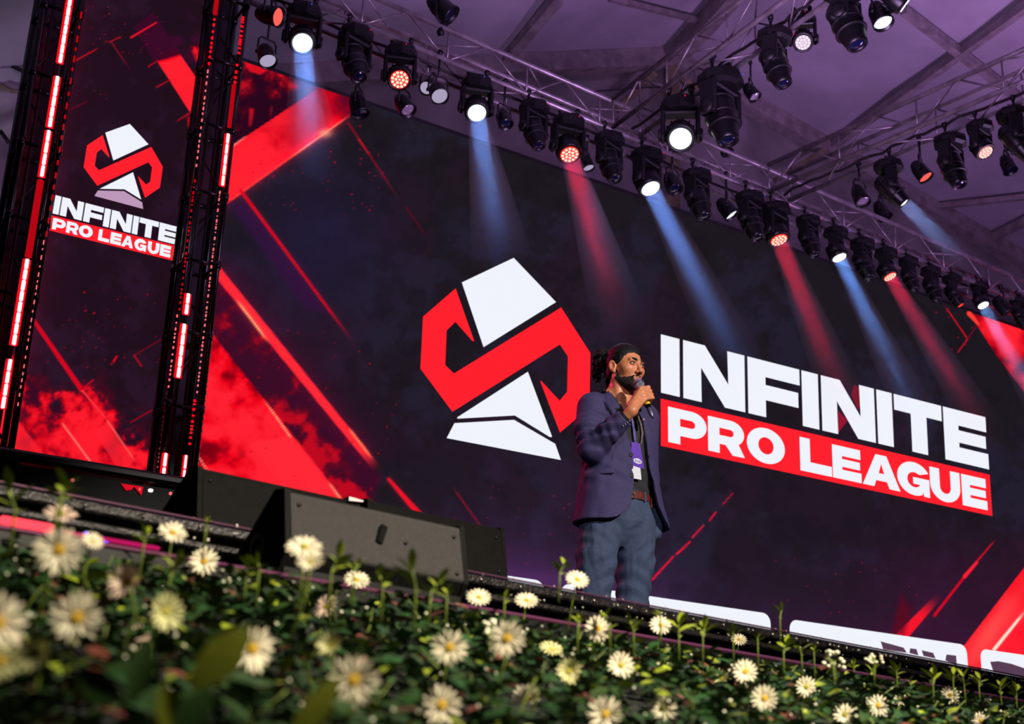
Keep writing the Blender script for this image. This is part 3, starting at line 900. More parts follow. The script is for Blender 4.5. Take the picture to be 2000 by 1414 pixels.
# ---------------- side screen between the towers
soff = (2.2, YP, DECK)
sled = tag(empty('side_screen', soff), 'narrow upright LED screen between two red-lit towers showing the small emblem', 'screen')
sx0, sx1 = 1.55, 2.95; sz0 = float(at_y(145, 917, YP)[2]); sz1 = 7.6
art_panel('display', [(sx0, YP, sz0 - .02), (sx1, YP, sz0 + .02), (sx1, YP, sz1), (sx0, YP, sz1)], 170, 520, side_art, sled, soff, YP)
q = MB(); q.box(((sx0 + sx1) / 2 - soff[0], .08, (sz0 + sz1) / 2 - DECK), (sx1 - sx0 + .04, .12, sz1 - sz0 + .06)); q.obj('cabinet_frame', M_frame, sled)
C1 = (80, 230); C2 = (80, 360); k = 7.143
emblem('emblem_piece', [
    ('emblem_piece', M_white, z5(C1, k, (898, 208), (1240, 86), (1500, 370), (1010, 596))),
    ('emblem_piece', M_red, z5(C1, k, (862, 240), (958, 552), (942, 548), (842, 436), (780, 486), (752, 668), (808, 732), (1540, 406), (1700, 685), (1660, 975), (1452, 1116), (1352, 820), (1368, 826), (1466, 932), (1524, 890), (1550, 692), (1498, 622), (786, 948), (594, 690), (642, 386))),
    ('emblem_piece', M_white, z5(C1, k, (1284, 760), (1398, 1140), (1166, 998), (820, 990))),
    ('emblem_piece', M_mauve, z5(C1, k, (796, 1014), (1160, 1024), (1412, 1180), (1426, 1272), (746, 1090)))], YP, sled, soff, .012)
h = lambda x: 80 + x / k
T2 = [(108.7, 381.0), (346.2, 443.0), (342.5, 477.6), (102.6, 416.6)]
f2 = (T2[0], T2[1])
e3 = ext_of(T2, YP, [(h(205), h(287)), (h(302), h(605)), (h(624), h(882)), (h(897), h(978)), (h(994), h(1282)), (h(1297), h(1373)), (h(1384), h(1648)), (h(1660), h(1900))], f2)
lettering('letter', 'INFINITE', e3, quad_map(T2, YP - .012), M_white, sled, soff)
B2 = [(101.0, 420.5), (341.3, 479.6), (338.0, 509.2), (96.4, 450.0)]
flat_shape('banner', [[(0, 0), (1, 0), (1, 1), (0, 1)]], quad_map(B2, YP - .012), M_red, sled, soff)
e4 = ext_of(B2, YP, [(h(178), h(358)), (h(372), h(536)), (h(545), h(736)), (h(818), h(970)), (h(985), h(1136)), (h(1146), h(1300)), (h(1318), h(1482)), (h(1502), h(1662)), (h(1674), h(1822))], (B2[0], B2[1]))
lettering('letter', 'PROLEAGUE', e4, quad_map(B2, YP - .018), M_white, sled, soff, .12, .86)

# ================================================================== LIGHT TOWERS
M_gloss = mat('tower_black', (13, 11, 13), .22, .2, noise=.2, scale=30)
M_dull = mat('tower_dull', (30, 24, 26), .45, .2)
M_ledred = emit('led_red', (255, 8, 26), 1.25)
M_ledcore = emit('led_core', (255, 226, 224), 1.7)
M_leddim = emit('led_dim', (190, 6, 22), .9)
M_glint = emit('glint_pink', (255, 110, 120), 1.0)  # glow colour for painted glints and reflections on black gloss


def tower(label, x0, x1, y, z0, z1, strips, dots):
    cx = (x0 + x1) / 2; base = np.array([cx, y, DECK]); t = tag(empty('light_tower', tuple(base)), label, 'light tower')
    wd = x1 - x0; dp = .26
    xs = [(x0 + .02, y - dp / 2), (x1 - .02, y - dp / 2), (x0 + .02, y + dp / 2), (x1 - .02, y + dp / 2)]
    L = lambda x, yy, z: (x - base[0], yy - base[1], z - base[2])
    for i, (x, yy) in enumerate(xs):
        q = MB(); q.tube([L(x, yy, z0), L(x, yy, z1)], .024, 12); q.obj('rail', M_gloss, t)
    for f in (.36, .62):
        q = MB(); q.tube([L(x0 + wd * f, y - .02, z0), L(x0 + wd * f, y - .02, z1)], .013, 8); q.obj('cable', M_dull, t)
    q = MB(); q.box(L(cx, y + dp / 2 + .02, (z0 + z1) / 2), (wd * .62, .02, z1 - z0)); q.obj('back_panel', mat('tower_back', (40, 30, 40), .35, noise=.2, scale=5), t)
    n = int((z1 - z0) / .56)
    for i in range(n + 1):
        z = z0 + .02 + i * .56
        q = MB()
        for a, b in ((0, 1), (0, 2), (1, 3), (2, 3)):
            q.tube([L(*xs[a], z), L(*xs[b], z)], .014, 8)
        for k in range(4): q.tube([L(*xs[k], z - .03), L(*xs[k], z + .03)], .03, 10)
        q.obj('collar', M_gloss, t)
        if i < n:
            q = MB(); a, b = (0, 1) if i % 2 else (1, 0)
            q.tube([L(xs[a][0], xs[a][1] + .03, z + .03), L(xs[b][0], xs[b][1] + dp, z + .53)], .009, 6); q.obj('brace', M_dull, t)
    for (x, dy, za, zb, wv, lit) in strips:
        q = MB(); q.box(L(x, y - dp / 2 - .03 + dy, (za + zb) / 2), (wv * 1.5, .02, zb - za), bev=.006); o = q.obj('led_bar', M_ledred if lit else M_leddim, t)
        if lit:
            q = MB(); nseg = max(2, int((zb - za) / .075))
            for k in range(nseg):
                q.box(L(x, y - dp / 2 - .042 + dy, za + (k + .5) * (zb - za) / nseg), (wv * .68, .012, (zb - za) / nseg * .93), bev=.005)
            tag(q.obj('led_pixels', M_ledcore, o), kind='stuff')
    for (x, dy, za, zb, n_, m, wv) in dots:  # LED dots, and glowing rows painted in for glints along the tube edges
        q = MB()
        for k in range(n_):
            z = za + (k + .5) * (zb - za) / n_ + .012 * math.sin(k * 7.3); q.box(L(x, y - dp / 2 - .03 + dy, z), (wv, .012, (zb - za) / n_ * (.45 + .25 * math.sin(k * 3.1))), bev=.003)
        tag(q.obj('pixel_glint_row', m, t), kind='stuff')
    q = MB(); q.box(L(cx, y, z0 - .02), (wd + .1, dp + .12, .04), bev=.01); q.obj('base', M_black, t)
    return t


zt = lambda px, py: float(at_y(px, py, 9.22)[2])
TZ = 2.905
tower('left light tower of black tubes with broken glowing red LED strip', 1.505, 1.80, 9.36, TZ, 7.6,
      [(1.69, 0, zt(118, 128), zt(134, -2), .036, 1), (1.69, 0, zt(95, 252), zt(111, 152), .036, 1), (1.69, 0, zt(76, 348), zt(93, 257), .034, 1), (1.69, 0, zt(56, 506), zt(74, 352), .03, 0),
       (1.685, 0, zt(21, 676), zt(52, 508), .036, 1), (1.68, 0, zt(0, 800), zt(13, 702), .034, 1)],
      [(1.775, 0, zt(40, 800), zt(85, 470), 22, M_glint, .007), (1.785, 0, zt(85, 470), zt(150, 20), 20, M_leddim, .012), (1.585, .1, zt(10, 700), zt(95, 0), 16, mat('steel_glint', (120, 110, 130), .3, .6), .008)])
tower('right light tower of black tubes carrying two dotted red LED strips', 2.77, 3.045, 9.36, TZ, 7.6,
      [(2.822, 0, zt(335, 738), zt(352, 633), .036, 1), (2.825, 0, zt(353, 615), zt(361, 574), .034, 1), (2.80, 0, zt(300, 940), zt(312, 884), .03, 1), (2.985, 0, zt(424, 364), zt(438, 262), .030, 1), (2.99, 0, zt(440, 250), zt(449, 165), .020, 0),
       (2.945, 0, zt(341, 945), zt(352, 888), .022, 1), (2.775, 0, zt(413, 30), zt(419, -6), .022, 0)],
      [(3.0, 0, zt(451, 105), zt(465, 28), 11, M_ledred, .022), (2.995, 0, zt(441, 200), zt(452, 120), 7, M_ledred, .018), (2.965, 0, zt(354, 870), zt(368, 778), 10, M_ledred, .018), (2.975, 0, zt(372, 770), zt(424, 370), 42, M_glint, .010),
       (2.775, 0, zt(400, 130), zt(413, 36), 9, M_ledred, .016), (2.773, 0, zt(377, 330), zt(399, 135), 16, M_glint, .010), (2.775, 0, zt(345, 610), zt(374, 350), 26, M_leddim, .012), (2.765, 0, zt(318, 760), zt(343, 615), 14, M_glint, .010), (2.755, 0, zt(292, 930), zt(317, 765), 16, mat('steel_dots', (210, 190, 190), .3, .5), .008),
       (3.04, 0, zt(372, 940), zt(400, 640), 24, MATS['steel_dots'], .007)])

# black plinth carrying the side screen and its towers
pl = tag(empty('plinth', (2.0, 9.1, DECK)), 'glossy black plinth under the side screen and the light towers', 'plinth')
q = MB(); q.box((-.6, .5, (2.86 - DECK) / 2), (5.0, 1.0, 2.86 - DECK - .02)); q.obj('plinth_body', mat('plinth_gloss', (11, 9, 11), .5, noise=.1, scale=4, spec=.2), pl)
q = MB(); q.box((-.6, -.04, 2.90 - DECK), (5.0, .09, .07), bev=.02); q.obj('top_rail', M_black, pl)
for a in ((277, 953, .012), (299, 955, .03), (338, 961, .018), (128, 900, .012), (146, 935, .02)):  # glowing dabs standing in for tower LED reflections on the gloss
    p = at_y(a[0], a[1], 9.04); q = MB(); q.box((p[0] - 2.0, -.008, p[2] - DECK), (a[2], .02, .022), bev=.004); q.obj('led_reflection', M_glint if a[2] < .03 else M_ledcore, pl)
for pts in (((236, 944), (280, 951), (276, 968), (262, 950), (256, 957), (246, 958)), ((366, 965), (384, 968), (380, 971), (372, 970))):  # reflected red light drawn as flat glowing shapes
    flat_shape('red_reflection', [pts], lambda u, v: at_y(u, v, 9.085), emit('reflection_red', (220, 14, 36), 1.0), pl, (2.0, 9.1, DECK))

# ================================================================== TRUSSES
M_truss = mat('truss_alu', (138, 128, 136), .38, .6, noise=.15, scale=9)
TRZ = 6.3 + .647                                    # height of the lower chords


def truss(label, p0, p1, wd, name='truss'):
    """box truss: p0-p1 is the middle of the lower face"""
    p0 = Vector(p0); p1 = Vector(p1); d = p1 - p0; L = d.length; ang = math.atan2(d.y, d.x)
    t = tag(empty(name, tuple(p0), ang), label, 'truss', 'lighting trusses under the tent roof')
    h = wd / 2; cr = [(-h, 0), (h, 0), (-h, wd), (h, wd)]
    for y, z in cr:
        q = MB(); q.tube([(0, y, z), (L, y, z)], .024, 10); q.obj('chord', M_truss, t)
    n = int(L / .42); st_ = L / n
    q = MB(); q.tube([(0, 0, 0), (st_, 0, wd)], .009, 6); me_d = q.mesh('brace', M_truss)
    q = MB(); q.tube([(0, -h, 0), (st_, h, 0)], .009, 6); me_h = q.mesh('brace', M_truss)
    q = MB(); q.tube([(0, 0, 0), (0, 0, wd)], .009, 6); me_v = q.mesh('brace', M_truss)
    for i in range(n):
        for s in (-h, h):
            o = link('brace', me_d, t); o.location = (i * st_, s, 0)
            if (i + (s > 0)) % 2: o.location = ((i + 1) * st_, s, 0); o.rotation_euler = (0, 0, PI)
        o = link('brace', me_h, t); o.location = (i * st_, 0, 0 if i % 2 else wd)
        if i % 4 < 2: o.scale = (1, -1, 1)
        if i % 2 == 0:
            o = link('brace', me_v, t); o.location = (i * st_, -h, 0); o = link('brace', me_v, t); o.location = (i * st_, h, 0)
    # black power cable tied along the lower face
    q = MB(); rr = random.Random(int(L * 100)); q.tube([(L * k / 40, h * .3 + .03 * rr.random(), .02 + .04 * rr.random()) for k in range(41)], .014, 6); q.obj('power_cable', M_dull, t)
    return t


def ya(x): return 9.205 + (x - 5.2) * .0905          # front lower chord of the long truss


AX0, AX1 = 3.1, 14.6
truss('long aluminium box truss running just above the top of the LED wall', (AX0, ya(AX0) + .15, TRZ), (AX1, ya(AX1) + .15, TRZ), .30)
truss('aluminium box truss rising to the upper edge of the photo right of its middle', (6.80, ya(6.8) - .07, TRZ), (6.60, 4.2, TRZ), .30)
truss('aluminium box truss running off the right edge of the photo', (8.86, ya(8.86) - .07, TRZ), (9.42, 4.6, TRZ), .30)

# ================================================================== STAGE LIGHTS
M_fix = mat('fixture_black', (12, 11, 14), .5, noise=.2, scale=25, spec=.3)
M_fix2 = mat('fixture_head', (9, 8, 11), .36, spec=.35)
M_lensdark = mat('dark_lens', (12, 17, 42), .12, spec=.6, coat=.3)
M_lensgrey = mat('grey_lens', (150, 140, 158), .12, .3, coat=.5)
M_gap = mat('yoke_gap', (120, 100, 118), .35, .3)
FIXN = [0]


def proto_meshes():
    d = {}
    # hook clamp
    q = MB(); q.tube([(0, 0, -.07), (0, 0, -.01)], .012, 8); q.box((0, 0, .012), (.035, .03, .06), bev=.008); q.tube([(0, -.02, .03), (0, .02, .03)], .026, 10); d['clamp'] = q.mesh('clamp', M_fix)
    # wash: octagonal base
    q = MB(); q.lathe([(.10, -.075), (.152, -.09), (.16, -.125), (.155, -.165), (.12, -.185)], 8, smooth=False); d['base'] = q.mesh('base', M_fix)
    q = MB(); q.box((0, -.14, -.122), (.05, .006, .012)); d['panel'] = q.mesh('display_panel', mat('panel_dark', (40, 46, 60), .2))
    # one yoke arm (outer face at +x)
    q = MB(); q.box((.138, 0, -.30), (.038, .13, .27), bev=.018); q.lathe([(.055, 0), (.05, .02), (0, .022)], 14, (.155, 0, -.385), rotm('Y', PI / 2)); d['arm'] = q.mesh('yoke_arm', M_fix)
    q = MB(); q.box((0, 0, -.20), (.27, .12, .035), bev=.012); d['yoke'] = q.mesh('yoke_bridge', M_fix)
    # wash head, opening towards -z of its own frame, pivot at origin
    q = MB(); q.lathe([(.0, .115), (.075, .11), (.105, .085), (.118, .03), (.122, -.05), (.118, -.085), (.10, -.095), (.098, -.085), (0, -.083)], 22); d['washhead'] = q.mesh('head', M_fix2)
    # ring of cooling fins
    q = MB()
    for k in range(14):
        g = 2 * PI * k / 14; q.box((.112 * math.cos(g), .112 * math.sin(g), .06), (.02, .006, .05), rotm('Z', g))
    d['fins'] = q.mesh('cooling_fins', M_fix)
    q = MB(); q.lathe([(0, -.0975), (.083, -.0965), (.086, -.091), (.084, -.085)], 24); d['lens'] = q
    q = MB(); q.ball((0, 0, -.0985), (.010, .010, .004), 8, 4)
    for r, n in ((.034, 6), (.068, 12)):
        for k in range(n): g = 2 * PI * (k + .25 * (r > .05)) / n; q.ball((r * math.cos(g), r * math.sin(g), -.0985), (.0135, .0135, .006), 10, 4)
    d['leds'] = q
    # profile / beam moving head
    q = MB(); q.lathe([(0, .17), (.07, .165), (.10, .13), (.108, .05), (.106, -.05), (.092, -.13), (.078, -.20), (.074, -.225), (.062, -.23), (.058, -.215), (0, -.214)], 20); d['spothead'] = q.mesh('head', M_fix2)
    q = MB(); q.lathe([(0, -.226), (.03, -.223), (.05, -.216), (.054, -.21)], 18); d['spotlens'] = q
    q = MB()
    for z in (.10, -.02, -.10): q.lathe([(.109, z - .008), (.114, z - .004), (.114, z + .004), (.109, z + .008)], 20)
    d['rings'] = q.mesh('trim_ring', M_fix)
    # par can
    q = MB(); q.lathe([(0, .13), (.045, .125), (.062, .09), (.078, .04), (.082, -.06), (.088, -.085), (.088, -.10), (.079, -.10), (.075, -.06), (0, -.05)], 18); d['can'] = q.mesh('can', M_fix2)
    q = MB(); q.lathe([(0, -.088), (.05, -.084), (.074, -.074)], 18); d['canlens'] = q
    q = MB(); q.tube([(-.095, 0, -.20), (-.095, 0, -.07), (-.07, 0, -.035), (.07, 0, -.035), (.095, 0, -.07), (.095, 0, -.20)], .010, 6)
    q.lathe([(.018, 0), (.018, .02), (0, .021)], 10, (.09, 0, -.20), rotm('Y', PI / 2)); q.lathe([(.018, 0), (.018, .02), (0, .021)], 10, (-.09, 0, -.20), rotm('Y', -PI / 2)); d['bracket'] = q.mesh('bracket', M_fix)
    return d


PM = proto_meshes()
LENS = {}


def lens_mesh(key, kind, m, name):
    if key not in LENS: LENS[key] = PM[kind].mesh(name, m)
    return LENS[key]


COLS = {'blue': ((236, 246, 255), 2.6, (.15, .33, 1.0)), 'white': ((240, 248, 255), 2.4, (.28, .42, 1.0)), 'red': ((255, 52, 44), 1.5, (1.0, .01, .055)), 'pink': ((214, 186, 214), 1.0, (.8, .6, 1.0)),
        'rosy': ((240, 150, 140), 1.0, (1, .3, .3))}
CELL = {'blue': ((255, 255, 255), 3.0), 'white': ((255, 255, 255), 3.0), 'red': ((255, 214, 190), 1.5), 'pink': ((250, 236, 250), 1.1), 'rosy': ((255, 232, 224), 1.2)}


def truss_hit(px, py, tr):
    """where the fixture at a pixel hangs: the vertical plane of its truss"""
    if tr == 'A': return at_plane(px, py, (5.2, 9.205, 0), (-.0905, 1, 0))
    if tr == 'A2': return at_plane(px, py, (5.2, 9.505, 0), (-.0905, 1, 0))
    if tr == 'B': return at_plane(px, py, (6.80, 9.3, 0), (1, -.0392, 0))
    if tr == 'B1': return at_plane(px, py, (7.04, 9.3, 0), (1, -.0392, 0))
    return at_plane(px, py, (8.86 + .1, 9.5, 0), (1, .117, 0))


def fixture(kind, tr, px, py, aim, label, col=None, size=None, beam=None, drop=None, power=0):
    """hang a light so that its head (pivot) shows at the pixel; aim is a direction in the place"""
    P = Vector(truss_hit(px, py, tr)); a = Vector(aim).normalized()
    span = TRZ - P.z; nom = {'wash': .385, 'spot': .385, 'par': .20}[kind]
    s = max(.72, min(1.25, span / nom)) if size is None else size
    if size is not None: pass
    hang = P + Vector((0, 0, nom * s))
    nm = {'wash': 'wash_light', 'spot': 'moving_head', 'par': 'par_can'}[kind]; ct = {'wash': 'stage light', 'spot': 'stage light', 'par': 'stage light'}[kind]
    pan = math.atan2(a.x, -a.y)
    t = tag(empty(nm, tuple(hang)), label, ct, {'wash': 'wash lights on the trusses', 'spot': 'dark moving heads on the trusses', 'par': 'par cans on the trusses'}[kind])
    t.rotation_euler = (0, 0, pan); t.scale = (s, s, s)
    ext = TRZ - hang.z
    al = (Matrix.Rotation(-pan, 3, 'Z') @ a); R = basis(-al, (1, 0, 0)).to_euler()
    pv = (0, 0, -nom)
    if kind in ('wash', 'spot'):
        for sx in (-.09, .09): o = link('clamp', PM['clamp'], t); o.location = (sx, 0, -.01 + max(0, ext) / s)
        if ext > .03:
            q = MB(); q.box((0, 0, ext / s / 2 - .05), (.22, .03, ext / s + .02), bev=.006); q.obj('drop_bracket', M_fix, t)
        link('base', PM['base'], t); link('display_panel', PM['panel'], t); link('yoke_bridge', PM['yoke'], t)
        link('yoke_arm', PM['arm'], t); o = link('yoke_arm', PM['arm'], t); o.rotation_euler = (0, 0, PI)
        sl = MB()
        sl.ball((.035, -.158, -.12), .006, 8, 6); sl.obj('status_lamp', emit('status_' + ('r' if FIXN[0] % 3 else 'b'), (230, 20, 60) if FIXN[0] % 3 else (60, 90, 230), 1.0), t)
        FIXN[0] += 1
        hd = link('head', PM['washhead' if kind == 'wash' else 'spothead'], t); hd.location = pv; hd.rotation_euler = R
        if kind == 'wash':
            link('cooling_fins', PM['fins'], hd)
            c = COLS[col]; k = CELL[col]
            link('lens', lens_mesh('w' + col, 'lens', emit('lens_' + col, c[0], c[1]), 'lens'), hd)
            link('led_cells', lens_mesh('l' + col, 'leds', emit('cell_' + col, k[0], k[1]), 'led_cells'), hd)
        else:
            link('trim_ring', PM['rings'], hd)
            link('lens', lens_mesh('s' + str(col), 'spotlens', M_lensdark if col is None else emit('lens_' + col, COLS[col][0], COLS[col][1]), 'lens'), hd)
    else:
        o = link('clamp', PM['clamp'], t); o.location = (0, 0, .02 + max(0, ext) / s)
        if ext > .03:
            q = MB(); q.tube([(0, 0, -.04), (0, 0, ext / s)], .012, 8); q.obj('drop_rod', M_fix, t)
        link('bracket', PM['bracket'], t)
        hd = link('can', PM['can'], t); hd.location = pv; hd.rotation_euler = R
        mm = M_lensdark if col is None else (M_lensgrey if col == 'grey' else emit('par_' + col, *{'white': ((232, 244, 250), 1.3), 'red': ((255, 96, 84), 1.1), 'lilac': ((176, 164, 196), .9)}[col]))
        link('lens', lens_mesh('p' + str(col), 'canlens', mm, 'lens'), hd)
    if beam:
        make_beam(P + a * (.10 if kind == 'wash' else .23) * s, a, beam, s, col if col in COLS else 'white', power)
    return t


BEAMS = []


def make_beam(p, a, beam, s, col, power):
    L, r1 = beam
    BEAMS.append((p, a, L, .084 * s, r1, col, power))


def aim_px(px, py, tr, ex, ey, shorter):
    """direction from the light at one pixel to the end of its beam at another, the end lying nearer to the camera"""
    P = truss_hit(px, py, tr); d = float((P - CAM) @ CF); E = at_d(ex, ey, d - shorter); return tuple(E - P)


DN = (0.05, -.30, -1)
# ---- on the long truss, from left to right
fixture('par', 'A', 527, 30, (.55, -.7, -.35), 'open par can glowing red, topmost at the far left end of the long truss', 'red', .95)
fixture('par', 'A', 520, 108, (.1, -.5, -1), 'par can with mirror-like red and white face, hung lowest at the left end', 'lilac', .85)
fixture('wash', 'A', 590, 76, aim_px(590, 76, 'A', 622, 430, 2.3), 'blue-white wash light shining straight down, leftmost lit one on the long truss', 'blue', None, (2.4, .24), power=.75)
fixture('spot', 'A', 691, 118, (.12, -.42, -1), 'black moving head between the leftmost blue-white and the first red wash light')
fixture('par', 'A2', 700, 205, (.2, -.2, -1), 'black par can half hidden behind the screen corner under the leftmost moving head', None, .95)
fixture('wash', 'A', 780, 150, aim_px(780, 150, 'A', 800, 400, 2.6), 'red wash light nearest the left end of the long truss, LED cells showing', 'red', None)
fixture('par', 'A2', 789, 205, (.35, -.6, -1), 'par can with pale lens under the leftmost red wash light', 'grey', .9)
fixture('par', 'A2', 836, 168, (-.5, -.5, -.75), 'par can showing only a sliver of pale lens beside the red wash light', 'lilac', .75)
fixture('par', 'A', 855, 180, (-.05, -.75, -1), 'par can with half-lit lilac lens between the first red and second blue wash lights', 'lilac', .92)
fixture('wash', 'A', 930, 212, aim_px(930, 212, 'A', 985, 540, 2.0), 'blue-white wash light, second lit blue one from the left on the long truss', 'blue', None, (2.5, .25), power=.62)
fixture('par', 'A', 984, 232, (.1, -.45, -1), 'small dark blue-lit par can just right of the second blue wash light', None, .8)
fixture('spot', 'A', 1042, 255, (.1, -.40, -1), 'black moving head between the second blue and second red wash lights')
fixture('wash', 'A', 1109, 290, aim_px(1109, 290, 'A', 1215, 640, 1.6), 'red wash light with a red beam, second red one from the left', 'red', None, (2.4, .26), power=1.0)
fixture('par', 'A2', 1146, 318, (.2, -.3, -1), 'narrow par can in the red glow right of the second red wash light', 'lilac', .7)
fixture('spot', 'A', 1190, 318, (.12, -.36, -1), 'black moving head right of the second red wash light')
fixture('wash', 'A', 1264, 355, aim_px(1264, 355, 'A', 1440, 700, 1.2), 'blue-white wash light with the strongest slanting beam above the emblem', 'blue', None, (2.5, .27), power=1.0)
fixture('par', 'A', 1313, 358, (.1, -.45, -1), 'dark par can hung right of the strong slanting blue beam', None, .95)
fixture('spot', 'A', 1362, 390, (.14, -.36, -1), 'black moving head below the crossing with the second truss')
fixture('par', 'A', 1419, 408, (.45, -.35, -.8), 'small par can with white oval lens left of the truss corner', 'white', .95)
fixture('spot', 'A', 1466, 432, (.12, -.36, -1), 'black moving head just left of the third red wash light')
fixture('wash', 'A', 1516, 455, aim_px(1516, 455, 'A', 1640, 760, 1.0), 'red wash light with a red beam directly below the truss corner', 'red', None, (2.5, .27), power=1.0)
fixture('spot', 'A', 1580, 470, (.12, -.34, -1), 'black moving head right of the red wash light below the truss corner')
fixture('wash', 'A', 1634, 492, aim_px(1634, 492, 'A', 1770, 770, .8), 'blue-white wash light shining down above the first letters of the title', 'blue', None, (2.4, .26), power=.8)
fixture('spot', 'A', 1686, 515, (.14, -.34, -1), 'black moving head just left of the rightmost red wash light')
fixture('wash', 'A', 1732, 530, aim_px(1732, 530, 'A', 1880, 770, .8), 'red wash light furthest to the right on the long truss', 'red', None, (2.3, .25), power=1.0)
fixture('spot', 'A', 1776, 542, (.14, -.32, -1), 'black moving head just right of the rightmost red wash light')
fixture('spot', 'A', 1820, 562, (.14, -.32, -1), 'black moving head third from the right end of the long truss')
fixture('spot', 'A', 1862, 575, (.30, -.40, -1), 'moving head with a small red-lit lens near the right end of the long truss', 'red')
fixture('wash', 'A', 1916, 588, aim_px(1916, 588, 'A', 2010, 760, .7), 'blue-white wash light closest to the right edge on the long truss', 'blue', None, (2.0, .22), power=.7)
fixture('par', 'A', 1957, 598, (.5, -.35, -.75), 'par can with white oval lens at the right end of the long truss', 'white', 1.0)
fixture('spot', 'A', 1992, 618, (.14, -.3, -1), 'black moving head cut by the right edge at the end of the long truss')
# ---- black par can standing on top of the long truss
P = Vector(truss_hit(862, 40, 'A')); t = tag(empty('par_can', (P.x, P.y, TRZ + .30)), 'black par can standing upright on top of the long truss', 'stage light', 'par cans on the trusses')
t.rotation_euler = (PI, 0, .6); o = link('clamp', PM['clamp'], t); link('bracket', PM['bracket'], t); hd = link('can', PM['can'], t); hd.location = (0, 0, -.16); hd.rotation_euler = (2.4, .4, 0); o.location = (0, 0, .02)
link('lens', lens_mesh('pNone', 'canlens', M_lensdark, 'lens'), hd); t.scale = (1.15,) * 3
# ---- on the second truss
fixture('wash', 'B', 1329, 264, aim_px(1329, 264, 'B', 1340, 520, 2.6), 'white wash light at the foot of the second truss', 'white', None)
fixture('spot', 'B', 1408, 225, (.06, -.25, -1), 'large black moving head right of the white wash light on the second truss')
fixture('par', 'A2', 1416, 288, (.1, -.4, -1), 'small black par can below the large moving head of the second truss', None, .8)
fixture('par', 'B1', 1467, 180, (.35, -.5, -1), 'small reddish par can beside the large moving head of the second truss', 'grey', .7)
fixture('spot', 'B', 1514, 125, (.16, -.28, -1), 'large black moving head in the middle of the second truss')
fixture('wash', 'B1', 1568, 78, aim_px(1568, 78, 'B1', 1590, 330, 2.2), 'wash light with patterned pinkish white face on the second truss', 'pink', None)
fixture('spot', 'B', 1653, 42, (.14, -.30, -1), 'largest black moving head near the upper edge on the second truss')
fixture('par', 'B1', 1718, 30, (.05, -.35, -1), 'par can with small white lens at the upper edge', 'white', .95)
fixture('wash', 'B1', 1752, -2, (.75, -.35, -.55), 'wash light cut by the upper edge, turned to the right', 'white', None)
# ---- on the third truss
fixture('par', 'C', 1680, 382, (.05, -.4, -1), 'par can with grey lens, first on the third truss from its corner', 'grey', .95)
fixture('spot', 'C', 1738, 368, aim_px(1738, 368, 'C', 1870, 500, .3), 'moving head with a bright white lens throwing a bluish beam to the right', 'white', None, (.85, .2), power=.6)
fixture('par', 'A2', 1722, 412, (.2, -.4, -1), 'black par can hanging behind the moving head with the bluish beam', None, 1.0)
fixture('par', 'C', 1799, 335, (.3, -.5, -1), 'par can with half red lens in the middle of the third truss', 'red', .9)
fixture('spot', 'C', 1859, 325, (.08, -.28, -1), 'black moving head in the middle of the third truss')
fixture('wash', 'C', 1917, 288, (.1, -.55, -1), 'wash light with rosy white face near the right edge on the third truss', 'rosy', None)
fixture('par', 'A2', 1968, 322, (.1, -.3, -1), 'black par can behind the rightmost moving head of the third truss', None, 1.1)
fixture('spot', 'C', 1982, 272, (.45, -.4, -1), 'moving head with a lit white lens cut by the right edge', 'white')

# ---- haze lit by the beams
M_haze = bpy.data.materials.new('haze'); M_haze.use_nodes = True; nt = M_haze.node_tree; nt.nodes.remove(nt.nodes['Principled BSDF'])
vsn = nt.nodes.new('ShaderNodeVolumeScatter'); vsn.inputs['Density'].default_value = .30; tcn = nt.nodes.new('ShaderNodeTexCoord'); sxn = nt.nodes.new('ShaderNodeSeparateXYZ'); mrn = nt.nodes.new('ShaderNodeMapRange'); mrn.interpolation_type = 'SMOOTHSTEP'
mrn.inputs['From Min'].default_value = .0; mrn.inputs['From Max'].default_value = 1.0; mrn.inputs['To Min'].default_value = .36; mrn.inputs['To Max'].default_value = .0
nt.links.new(tcn.outputs['Object'], sxn.inputs[0]); nt.links.new(sxn.outputs['Z'], mrn.inputs['Value']); nt.links.new(mrn.outputs[0], vsn.inputs['Density']); vsn.inputs['Anisotropy'].default_value = .0; vsn.inputs['Color'].default_value = (1, 1, 1, 1)
nt.links.new(vsn.outputs[0], nt.nodes['Material Output'].inputs['Volume'])
for p, a, L, r0, r1, col, power in BEAMS:
    R = basis(a, (0, 0, 1))
    lo = lamp('beam_lamp', 'AREA', tuple(p + a * .015), tuple(p + a * 3), (1.55 if col == 'red' else 2.5) * power, COLS[col][2], 2 * r0 * .92, spread=math.radians(6.5))
    q = MB(); n = 20; r1 = r0 + L * .070; prof = [(r0 * 1.02, .0), ((r0 + r1) / 2, L / 2), (r1, L)]
    q.lathe([(0, .0)] + [(r_ / L, z_ / L) for r_, z_ in prof] + [(0, 1.0)], n)
    me = fix_normals(q.mesh('haze', M_haze)); o = link('haze', me); o.location = p; o.rotation_euler = R.to_euler(); o.scale = (L, L, L); tag(o, kind='stuff'); tag(o, 'faint haze catching a stage light beam', 'haze', 'haze in the beams')

# ================================================================== STAGE MONITORS
M_cab = mat('cabinet_grey', (46, 43, 46), .8, noise=.05, scale=90, bump=.25, bscale=260)
M_cabblk = mat('cabinet_black', (10, 9, 11), .7, noise=.2, scale=40, bump=.2, bscale=260, spec=.15)
M_grille = mat('grille_black', (24, 21, 25), .5, .3, noise=.5, scale=300)


